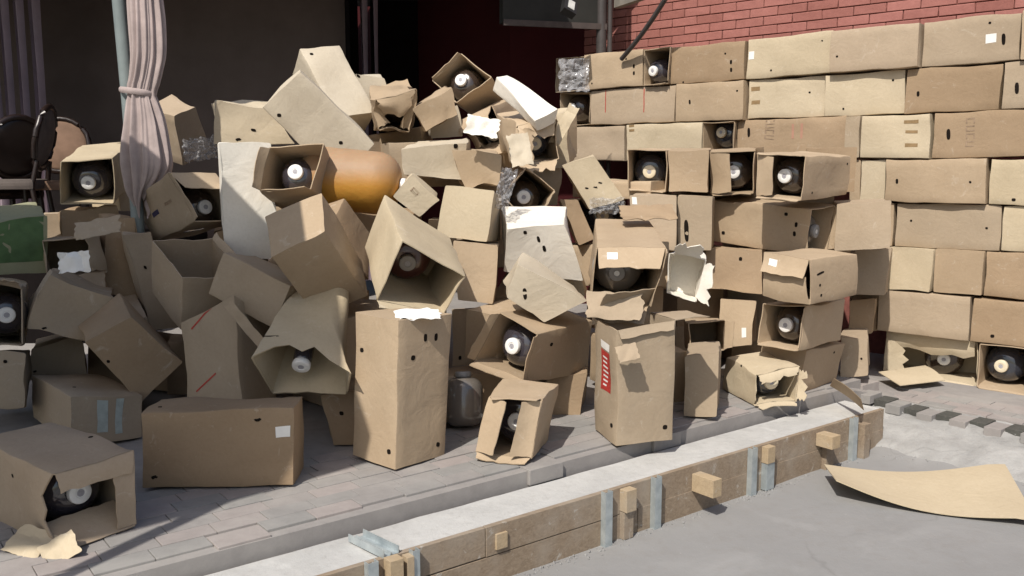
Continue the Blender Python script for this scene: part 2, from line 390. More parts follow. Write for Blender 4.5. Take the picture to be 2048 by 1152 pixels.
# ------------------------------------------------------------------ red brick wall
WU=Vector((-.755,.656,0)).normalized(); WN=Vector((.656,.755,0)).normalized()
WB=Vector((3.09,6.0,0))+WN*.72
wf=frame(WB,-WU)           # x to the right along the wall, y into the wall
def brickmat():
    m,t,b=new_mat('painted_brick'); g=N(t,'ShaderNodeNewGeometry').outputs['Position']; tn=attr(t)
    c=mix(t,tn,(.28,.11,.09),(.36,.15,.127)); f=ramp(t,nz(t,20,6,.7,g),.35,.75); c=mix(t,f,c,mix(t,.35,c,(.5,.42,.4),'MULTIPLY'))
    t.links.new(c,b.inputs['Base Color']); b.inputs['Roughness'].default_value=.75; b.inputs['Specular IOR Level'].default_value=.3
    bump(t,b,nz(t,60,5,.7,g),.5,.004); return m
M_brick=brickmat()
bw=empty('brick_wall',WB); tag(bw,'red painted brick wall rising behind the stacked cartons','wall'); bi=Matrix.Translation(-WB)
bx('wall_core',(-3.25,.0,-.35),(3.5,.3,4.2),plain('brick_mortar',(.25,.095,.077),.9,.2,var=.3,scale=20),bw,bi@wf)
bme=[]
for v in range(6):
    rr=random.Random(v)
    bm=bmesh.new(); bmesh.ops.create_cube(bm,size=1)
    for q_ in bm.verts: q_.co=Vector(((q_.co.x)*.247,(q_.co.y-.5)*.02,q_.co.z*.0685))
    bmesh.ops.bevel(bm,geom=bm.edges[:],offset=.004,segments=1,affect='EDGES')
    for q_ in bm.verts: q_.co+=Vector((rr.gauss(0,.0015),rr.gauss(0,.001),rr.gauss(0,.0012)))
    me=D.meshes.new('brick'); bm.to_mesh(me); bm.free(); me.materials.append(M_brick); bme.append(me)
nb=0
for cy in range(13):
    z=2.12+cy*.0745
    for i in range(24):
        x=-4.05+i*.252+(.126 if cy%2 else 0)
        p=bi@wf@Vector((x,.0,z))
        # keep only bricks that can show above the cartons
        wp=wf@Vector((x,0,z)); py=340-(z-CH)/wp.y*1800; px=1024+1800*wp.x/wp.y
        if px<1150 or px>2180 or py<-60 or py>175: continue
        o=link('brick',bme[(nb*5+cy)%6],bw,rp.random()); o.location=p; o.rotation_euler=(0,0,math.atan2(-WU.y,-WU.x)); nb+=1
# ------------------------------------------------------------------ dark covered terrace behind the heap
M_dark=plain('dark_panel',(.13,.10,.088),.8,.2,var=.2,scale=2); M_dark2=plain('void_shade',(.008,.006,.006),.9,.1)  # void: darkness under the roof put into a near-black colour
M_lil=plain('lilac_drape',(.27,.215,.245),.85,.2,var=.2,scale=3,bmp=.1); M_redshade=plain('red_wall_shade',(.05,.006,.007),.8,.2,var=.2,scale=3)  # dark red: brick wall colour with the roof's shade painted in
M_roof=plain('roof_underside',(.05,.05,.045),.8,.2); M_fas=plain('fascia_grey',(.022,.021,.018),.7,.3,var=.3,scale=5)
hb=empty('terrace_building',(-2,9.5,0)); tag(hb,'dark covered terrace building behind the heap of cartons','building')
hi_=Matrix.Translation((2,-9.5,0))
def hbx(nm,lo,hi,m): return bx(nm,lo,hi,m,hb,hi_)
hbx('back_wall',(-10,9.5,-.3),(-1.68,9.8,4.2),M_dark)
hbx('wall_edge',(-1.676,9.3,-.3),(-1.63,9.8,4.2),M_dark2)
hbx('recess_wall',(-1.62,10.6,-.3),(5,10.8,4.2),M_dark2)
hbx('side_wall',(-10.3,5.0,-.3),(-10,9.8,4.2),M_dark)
hbx('shaded_red_wall',(-.02,9.0,-.3),(1.4,9.2,4.2),M_redshade)
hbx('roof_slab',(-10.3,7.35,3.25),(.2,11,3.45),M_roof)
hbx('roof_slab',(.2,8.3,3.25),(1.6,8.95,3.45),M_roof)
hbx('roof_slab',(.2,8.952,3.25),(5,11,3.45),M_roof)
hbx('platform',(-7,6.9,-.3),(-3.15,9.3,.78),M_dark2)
# fascia beam over the red wall that has its shade in the colour
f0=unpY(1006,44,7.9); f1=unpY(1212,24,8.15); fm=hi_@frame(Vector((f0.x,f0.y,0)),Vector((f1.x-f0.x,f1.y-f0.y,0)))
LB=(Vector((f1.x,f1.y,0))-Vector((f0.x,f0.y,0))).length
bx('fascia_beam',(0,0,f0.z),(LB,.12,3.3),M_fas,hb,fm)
bx('inner_wall',(-7.5,.02,-.35),(-3.26,.3,4.2),M_redshade,hb,hi_@wf)
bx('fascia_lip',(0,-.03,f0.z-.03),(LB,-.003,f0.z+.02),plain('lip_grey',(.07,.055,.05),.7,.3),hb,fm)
# drapes
def drape(name,x0,x1,Y,z0,z1,lab,nf,cat='curtain'):
    vs=[];fs=[];n=nf*8
    for j in range(9):
        z=z0+(z1-z0)*j/8
        for i in range(n+1):
            u=i/n; ph=u*nf*2*math.pi; vs.append((x0+(x1-x0)*u+.02*math.sin(ph*.5+z),Y+.055*math.sin(ph)+.01*math.sin(3*z+ph*.3),z))
    for j in range(8):
        for i in range(n): a=j*(n+1)+i; fs.append((a,a+1,a+n+2,a+n+1))
    o=mesh(name,vs,fs,M_lil,smooth=70); return tag(o,lab,cat)
for k,(px0,px1) in enumerate(((-60,-32),(-28,19),(26,51),(55,80),(84,112))):
    Y=8.6; drape('drape',(px0-1024)/1800*Y,(px1-1024)/1800*Y,Y,.8,3.2,['drape strip hanging outermost at the far left','broad drape strip at the left edge of the view','narrow drape strip second from the left edge','narrow drape strip right above the first chair','faint drape strip beside the dark panel'][k],1+(k==1))
for px0,px1,lb in ((728,745,'slim grey drape left of the dark doorway'),(753,765,'thinnest grey drape at the dark doorway')):
    Y=9.2; drape('drape',(px0-1024)/1800*Y,(px1-1024)/1800*Y,Y,.2,3.02 if px0<740 else 3.0,lb,1)
# pipes at the corner of the brick wall, cable and floodlight
M_pipe=plain('pipe_dark',(.06,.052,.05),.5,.4)
def pipe(x,r,lab):
    Y=8.15; p=unpY(x,50,Y); o=tube('drain_pipe',[(p.x,Y,-.2),(p.x,Y,3.6)],r,M_pipe); return tag(o,lab,'pipe')
pipe(1203,.045,'thick dark downpipe at the left end of the brick wall'); pipe(1220,.022,'thin dark conduit right of the thick downpipe')
a=unpY(1345,-25,7.2); b=unpY(1243,118,7.8)
tag(tube('cable',[a.lerp(b,i/8)+Vector((0,0,-.03*math.sin(math.pi*i/8))) for i in range(9)],.02,M_pipe),'dark cable bundle slanting across the brick wall','cable')
a=unpY(1228,6,8.0); b=unpY(1338,-8,7.2)
cb=bx('plaster_band',(0,0,0),((b-a).length,.06,.12),plain('plaster_grey',(.22,.2,.17),.8,.2),None,frame(Vector((a.x,a.y,a.z-.04)),Vector((b.x-a.x,b.y-a.y,0))))
tag(cb,'grey plaster band at the top of the brick wall','band')
fl=empty('floodlight',unpY(1140,13,7.7)); tag(fl,'small floodlight mounted under the grey fascia','floodlight'); fl.rotation_euler=(R(-35),R(25),R(20))
bx('housing',(-.06,-.02,-.075),(.06,.05,.075),plain('lamp_housing',(.02,.02,.02),.5,.4),fl,bev=.006)
bx('lens',(-.03,-.026,-.05),(.03,-.021,.05),plain('lamp_glass',(.55,.55,.52),.2,.6),fl)
tube('bracket',[(0,.04,.05),(0,.09,.12),(.02,.14,.2)],.012,M_pipe,fl)
# ------------------------------------------------------------------ cartons
TH=.0055
def warpfn(size,offs,crush,seed):
    sx,sy,sz=size
    def f(p):
        # p in local undeformed coordinates, origin at the carton's centre
        q=Vector(p)
        if offs:
            i=(p[0]/sx+.5,p[1]/sy+.5,p[2]/sz+.5); i=[min(1.35,max(-.35,v)) for v in i]
            w=Vector((0,0,0)); k=0
            for kk in (0,1):
                for jj in (0,1):
                    for ii in (0,1):
                        o=offs[k]; k+=1
                        c=(i[0] if ii else 1-i[0])*(i[1] if jj else 1-i[1])*(i[2] if kk else 1-i[2])
                        w+=Vector(o)*c
            q+=w
        n=noise.noise_vector(Vector(p)*4.2+Vector((seed*3.1,seed*1.7,seed*.9)))
        n2=noise.noise_vector(Vector(p)*11+Vector((seed,seed*2.7,seed*1.9)))
        q+=n*crush*1.6+n2*crush*.5
        return q
    return f
def grid(fn,nu,nv,vs,fs,flip=False):
    b=len(vs)
    for j in range(nv+1):
        for i in range(nu+1): vs.append(fn(i/nu,j/nv))
    for j in range(nv):
        for i in range(nu):
            a=b+j*(nu+1)+i; q=(a,a+1,a+nu+2,a+nu+1)
            fs.append(q[::-1] if flip else q)
def slab(lo,hi,nu,nv,axis,vs,fs):
    "thin slab subdivided in the two axes other than `axis`"
    o=[i for i in range(3) if i!=axis]
    def P(u,v,w):
        p=[0,0,0]; p[o[0]]=lo[o[0]]+(hi[o[0]]-lo[o[0]])*u; p[o[1]]=lo[o[1]]+(hi[o[1]]-lo[o[1]])*v; p[axis]=lo[axis]+(hi[axis]-lo[axis])*w
        return Vector(p)
    s=(axis==1)
    grid(lambda u,v:P(u,v,1),nu,nv,vs,fs,s); grid(lambda u,v:P(u,v,0),nu,nv,vs,fs,not s)
    grid(lambda u,w:P(u,0,w),nu,1,vs,fs); grid(lambda u,w:P(u,1,w),nu,1,vs,fs,True)
    grid(lambda v,w:P(0,v,w),nv,1,vs,fs,True); grid(lambda v,w:P(1,v,w),nv,1,vs,fs)
def body(size,opens,warp,rag,cut=None):
    sx,sy,sz=[s/2 for s in size]; r=.007; prof=[]
    nseg=6
    def ring(inset):
        X=sx-inset; Y=sy-inset; rr=max(r-inset,.001); pts=[]
        cs=[(X-rr,Y-rr,0),(-X+rr,Y-rr,90),(-X+rr,-Y+rr,180),(X-rr,-Y+rr,270)]
        for ci,(cx,cy,a0) in enumerate(cs):
            for a in (0,45,90): pts.append((cx+rr*math.cos(R(a0+a)),cy+rr*math.sin(R(a0+a))))
            nx=cs[(ci+1)%4]; p0=pts[-1]; p1=(nx[0]+rr*math.cos(R(nx[2])),nx[1]+rr*math.sin(R(nx[2])))
            for s in range(1,nseg): pts.append((p0[0]+(p1[0]-p0[0])*s/nseg,p0[1]+(p1[1]-p0[1])*s/nseg))
        return pts
    out=ring(0); inn=ring(TH); n=len(out); nz_=max(5,int(size[2]/.05)); vs=[];fs=[]
    def zz(k,i):
        z=-sz+2*sz*k/nz_
        c_=0
        if cut:
            x,y=out[i]; ax=0 if cut[0][0]=='a' else 1; e=1 if cut[0][1]=='1' else -1
            if abs((x,y)[ax]*e-(sx,sy)[ax])<.002:
                c_=cut[1]*max(0,1-abs((y,x)[ax]/(sy,sx)[ax])**2.2)*(1+.25*math.sin(i*2.3))
        f_=k/nz_
        if '0' in opens: z+=(rag[i%len(rag)] if k==0 else 0)+c_*max(0,1-f_*1.7)
        if '1' in opens: z-=(rag[i%len(rag)] if k==nz_ else 0)+c_*max(0,1-(1-f_)*1.7)
        return z
    for k in range(nz_+1):
        for i,(x,y) in enumerate(out): vs.append(warp((x,y,zz(k,i))))
    for k in range(nz_+1):
        for i,(x,y) in enumerate(inn): vs.append(warp((x,y,zz(k,i))))
    o=(nz_+1)*n
    for k in range(nz_):
        for i in range(n):
            a=k*n+i; b=k*n+(i+1)%n
            fs.append((a,b,b+n,a+n)); fs.append((o+a,o+a+n,o+b+n,o+b))
    for k in (0,nz_):
        for i in range(n):
            a=k*n+i; b=k*n+(i+1)%n
            fs.append((b,a,o+a,o+b) if k==0 else (a,b,o+b,o+a))
    return vs,fs
def carton(row):
    cid,label,look,loc,q,size,offs,opens,flaps,keg,mat,holes,stk,grp,crush,cut,seam=row
    if grp in('pile','mid'): crush=crush*1.25+.001
    rs=random.Random(cid); seed=rs.uniform(0,40); tone=rs.uniform(.05,.95)
    root=empty('carton',loc,Quaternion(q))
    G={'fill':'cartons buried inside the heap','fillm':'cartons behind the near stack','pile':'cartons heaped in the pile','mid':'cartons of the near stack','wall':'cartons stacked along the brick wall'}[grp]
    tag(root,label,'carton',G)
    M=CB[mat]; warp=warpfn(size,offs,crush,seed); sx,sy,sz=[s/2 for s in size]
    amp=.010 if crush>.01 else .003
    rag=[abs(rs.gauss(0,amp)) for _ in range(36)]
    vs,fs=body(size,opens,warp,rag,cut)
    mesh('body',vs,fs,M,root,smooth=35,tone=tone)
    for e in '01':
        if e in opens: continue
        s=-1 if e=='0' else 1
        # two flaps meeting in the middle, over an inner pair
        for h in ((-1,1) if seam else (0,)):
            vs=[];fs=[]; g=.0022+rs.uniform(0,.0015)
            lo=(-sx+.0035,(g if h>0 else -sy+.0035),min(s*sz,s*(sz-TH))); hi=(sx-.0035,(-g if h<0 else sy-.0035),max(s*sz,s*(sz-TH)))
            slab(lo,hi,6,4,2,vs,fs); lift=rs.uniform(0,.004)*(1 if seam else 0)
            vs=[warp((v[0],v[1],v[2]+s*lift*(1-abs(v[1])/sy))) for v in vs]
            mesh('end_flap' if seam else 'end_panel',vs,fs,M,root,smooth=35,tone=tone)
        vs=[];fs=[]; slab((-sx+TH,-sy+TH,s*(sz-2.4*TH)-.002),(sx-TH,sy-TH,s*(sz-2.4*TH)+.002),4,4,2,vs,fs)
        mesh('inner_flap',[warp(v) for v in vs],fs,M,root,smooth=35,tone=tone)
    for f in flaps:
        side,ang,ln=f[0],R(f[1]),f[2]
        k=1 if opens=='1' else 0; cdir=1 if k else -1; zc=cdir*sz
        ax=0 if side[0]=='a' else 1; e=1 if side[1]=='1' else -1
        hx=(sx,sy)[ax]-TH/2; ow=(sx,sy)[1-ax]-.006
        nu,nv=8,5; curl=rs.uniform(-.25,.5)*(1 if ang>0 else .4); torn=crush>.01
        edge=[rs.gauss(0,.012 if torn else .0025) for _ in range(nu+1)]
        ws=[abs(rs.gauss(0,.012 if torn else .002)) for _ in range(nv+1)]
        vs=[];fs=[]
        def P(u,v,w):
            L=(ln+edge[min(nu,max(0,int(round(u*nu))))])*v
            a=ang+curl*v
            out=math.cos(a)*L; inw=math.sin(a)*L
            nx_=(-math.sin(a),math.cos(a))
            t=(w-.5)*TH*.8
            z=zc+cdir*(out+nx_[0]*t); c=e*(hx-inw-nx_[1]*t)
            iw=ow-ws[min(nv,int(round(v*nv)))]-.01*v
            o=-iw+2*iw*u
            p=[0,0,z]; p[ax]=c; p[1-ax]=o
            return warp(p)
        grid(lambda u,v:P(u,v,1),nu,nv,vs,fs); grid(lambda u,v:P(u,v,0),nu,nv,vs,fs,True)
        grid(lambda u,w:P(u,1,w),nu,1,vs,fs,True); grid(lambda v,w:P(0,v,w),nv,1,vs,fs); grid(lambda v,w:P(1,v,w),nv,1,vs,fs,True)
        fo=mesh('flap',vs,fs,M,root,smooth=35,tone=min(1,tone+.1))
        if len(f)>3:
            for w_,sg_ in ((1.28,1),(-.28,-1)):
                vs=[];fs=[]; grid(lambda u,v:P(.70+.17*u,.28+.34*v,w_),3,2,vs,fs); mesh('white_sticker',vs,fs,M_white,fo)
    DIM={'D':(.012,.011),'d':(.008,.0075),'E':(.017,.010),'S':(.035,.006),'H':(.036,.012),'V':(.07,.014),'V2':(.018,.009),'q':(.014,.007)}
    def place(face,u,v,off):
        ax='abc'.index(face[0]); e=1 if face[1]=='1' else -1
        oth=[i for i in range(3) if i!=ax]; p=[0,0,0]
        p[ax]=e*(size[ax]/2+off); p[oth[0]]=u-size[oth[0]]/2; p[oth[1]]=v-size[oth[1]]/2
        return Vector(p),ax,oth
    for (face,u,v,kd,rot) in holes:
        a,b=DIM[kd]; n=14; vs=[];fs=[]; c=math.cos(R(rot)); s_=math.sin(R(rot))
        for ly,off in ((0,.0012),(1,-.004)):
            for i in range(n):
                t=2*math.pi*i/n; x=a*math.copysign(abs(math.cos(t))**.7,math.cos(t)); y=b*math.copysign(abs(math.sin(t))**.7,math.sin(t))
                if kd=='q': x*=rs.uniform(.6,1.2); y*=rs.uniform(.5,1.2)
                p,ax,oth=place(face,u,v,off); p[oth[0]]+=x*c-y*s_; p[oth[1]]+=x*s_+y*c; vs.append(warp(p))
        fs=[tuple(range(n)),tuple(range(2*n-1,n-1,-1))]+[(i,(i+1)%n,n+(i+1)%n,n+i) for i in range(n)]
        mesh('punched_hole',vs,fs,M_hole,root)
    for sk in stk:
        face,u,v,w,h,kd,rot=sk
        c=math.cos(R(rot)); s_=math.sin(R(rot))
        def quad(x0,x1,y0,y1,nm,m,off=.0015,seg=3):
            vs=[];fs=[]
            def P(a,b):
                p,ax,oth=place(face,u,v,off); x=x0+(x1-x0)*a; y=y0+(y1-y0)*b
                p[oth[0]]+=x*c-y*s_; p[oth[1]]+=x*s_+y*c
                for o_ in oth: p[o_]=max(-size[o_]/2+.002,min(size[o_]/2-.002,p[o_]))
                return warp(p)
            grid(P,seg,seg,vs,fs); return mesh(nm,vs,fs,m,root)
        if kd=='L':
            quad(-w/2,w/2,-h/2,h*.32,'red_label',M_red)
            quad(-w/2,w/2,h*.35,h*.5,'label_header',M_white)
            for i in range(7):
                yy=-h*.40+i*h*.095; quad(-w*.28,w*rs.uniform(.05,.3),yy,yy+h*.035,'label_lettering',M_white,.0024,1)
        elif kd in('T','t','t2'):
            m=M_stamp if kd!='t2' else plain_red_faint
            nlet={'T':4,'t':3,'t2':2}[kd]
            for i in range(nlet):
                y0=-h/2+h*i/nlet; lh=h/nlet*.72; lw=w*.6
                if kd=='t2': quad(-w/2+i*w*.45,-w/2+i*w*.45+w*.12,-h*.4,h*.4,'faded_print',m,seg=2); continue
                # stroke letters: upright with bars
                quad(-lw/2,-lw/2+w*.1,y0,y0+lh,'stamped_letter',m,seg=1)
                quad(-lw/2+w*.1,lw/2,y0+lh*.8,y0+lh,'stamped_letter',m,seg=1)
                if i%2==0: quad(-lw/2+w*.1,lw/2,y0,y0+lh*.2,'stamped_letter',m,seg=1)
                else: quad(lw/2-w*.1,lw/2,y0,y0+lh*.8,'stamped_letter',m,seg=1)
        else:
            quad(-w/2,w/2,-h/2,h/2,{'w':'white_sticker','r':'red_line','c':'tape_patch','k':'tape_mark','n':'blue_print','g':'grey_stripe','G':'green_print'}[kd],
                 {'w':M_white,'r':M_red,'c':M_cyan,'k':M_tapeb,'n':M_blue,'g':M_stamp,'G':M_green}[kd])
    if keg:
        ox,oy,dd,k,km=keg; cs=1 if k==0 else -1   # axis into the carton
        zo=-cs*sz; top=Vector((ox,oy,zo+cs*dd)); L=min(.20 if km=='small' else .50,size[2]-dd-.03); fac=min(1,.455*min(size[0],size[1])/.138)
        bot=Vector((ox*.25,oy*.25,zo+cs*(dd+L)))
        ctr=Vector((0,0,0)); w=warp
        # follow the carton's deformation at the mouth
        tw=w(top); bw=w(bot)
        if not offs: tw,bw=top,bot
        qq=Quaternion(q); T=Vector(loc)+qq@tw; Bm=Vector(loc)+qq@bw
        if km=='small': km='dark'; fac*=.62
        if km=='dark': km=('dark','dark2','dark3')[int(seed*7)%3]
        make_keg(T,Bm,km,fac,'keg inside the '+look,seed)
    return root
m_,t_,b_=new_mat('print_faint_red'); b_.inputs['Base Color'].default_value=(.40,.215,.15,1); b_.inputs['Roughness'].default_value=.8
plain_red_faint=m_
KEGC={}
def make_keg(T,Bm,km,fac,label,seed):
    ax=(T-Bm); L=ax.length; q=ax.to_track_quat('Z','Y')
    root=empty('keg',Bm,q); tag(root,' '.join(label.split()[:16]),'keg','kegs inside open cartons')
    r=.132*fac; L0=L-.034
    key=(round(r,3),round(L0,2),km)
    prof=[(r*.55,.0),(r*.8,.012),(r*.97,.05),(r,.09),(r*.985,L0*.35),(r,L0*.4),(r,L0*.74)]
    for i in range(1,9):
        a=i/8*math.pi/2; prof.append((.034+(r-.034)*math.cos(a)**.8,L0*.74+(L0*.26)*math.sin(a)))
    prof+= [(.032,L0+.006)]
    vs,fs=lathe(prof,30); mesh('shell',vs,fs,KM[km],root,smooth=60)
    capm={'dark2':M_cap,'dark3':M_capc,'dark':M_cap,'red':M_capg,'grey':M_capg,'amber':M_cap}[km]
    vs,fs=lathe([(.032,L0+.002),(.041,L0+.003),(.043,L0+.010),(.043,L0+.024),(.041,L0+.029),(.037,L0+.031),(.020,L0+.031),(.018,L0+.0285),(.008,L0+.0285)],26)
    cap=mesh('cap',vs,fs,capm,root,smooth=40)
    vs,fs=lathe([(.014,L0+.0286),(.014,L0+.0300),(.010,L0+.0302),(.009,L0+.0290),(.005,L0+.0290),(.005,L0+.0312),(.002,L0+.0312)],18)
    mesh('valve',vs,fs,M_ring if km!='grey' else M_cap,cap,smooth=40)
    return root
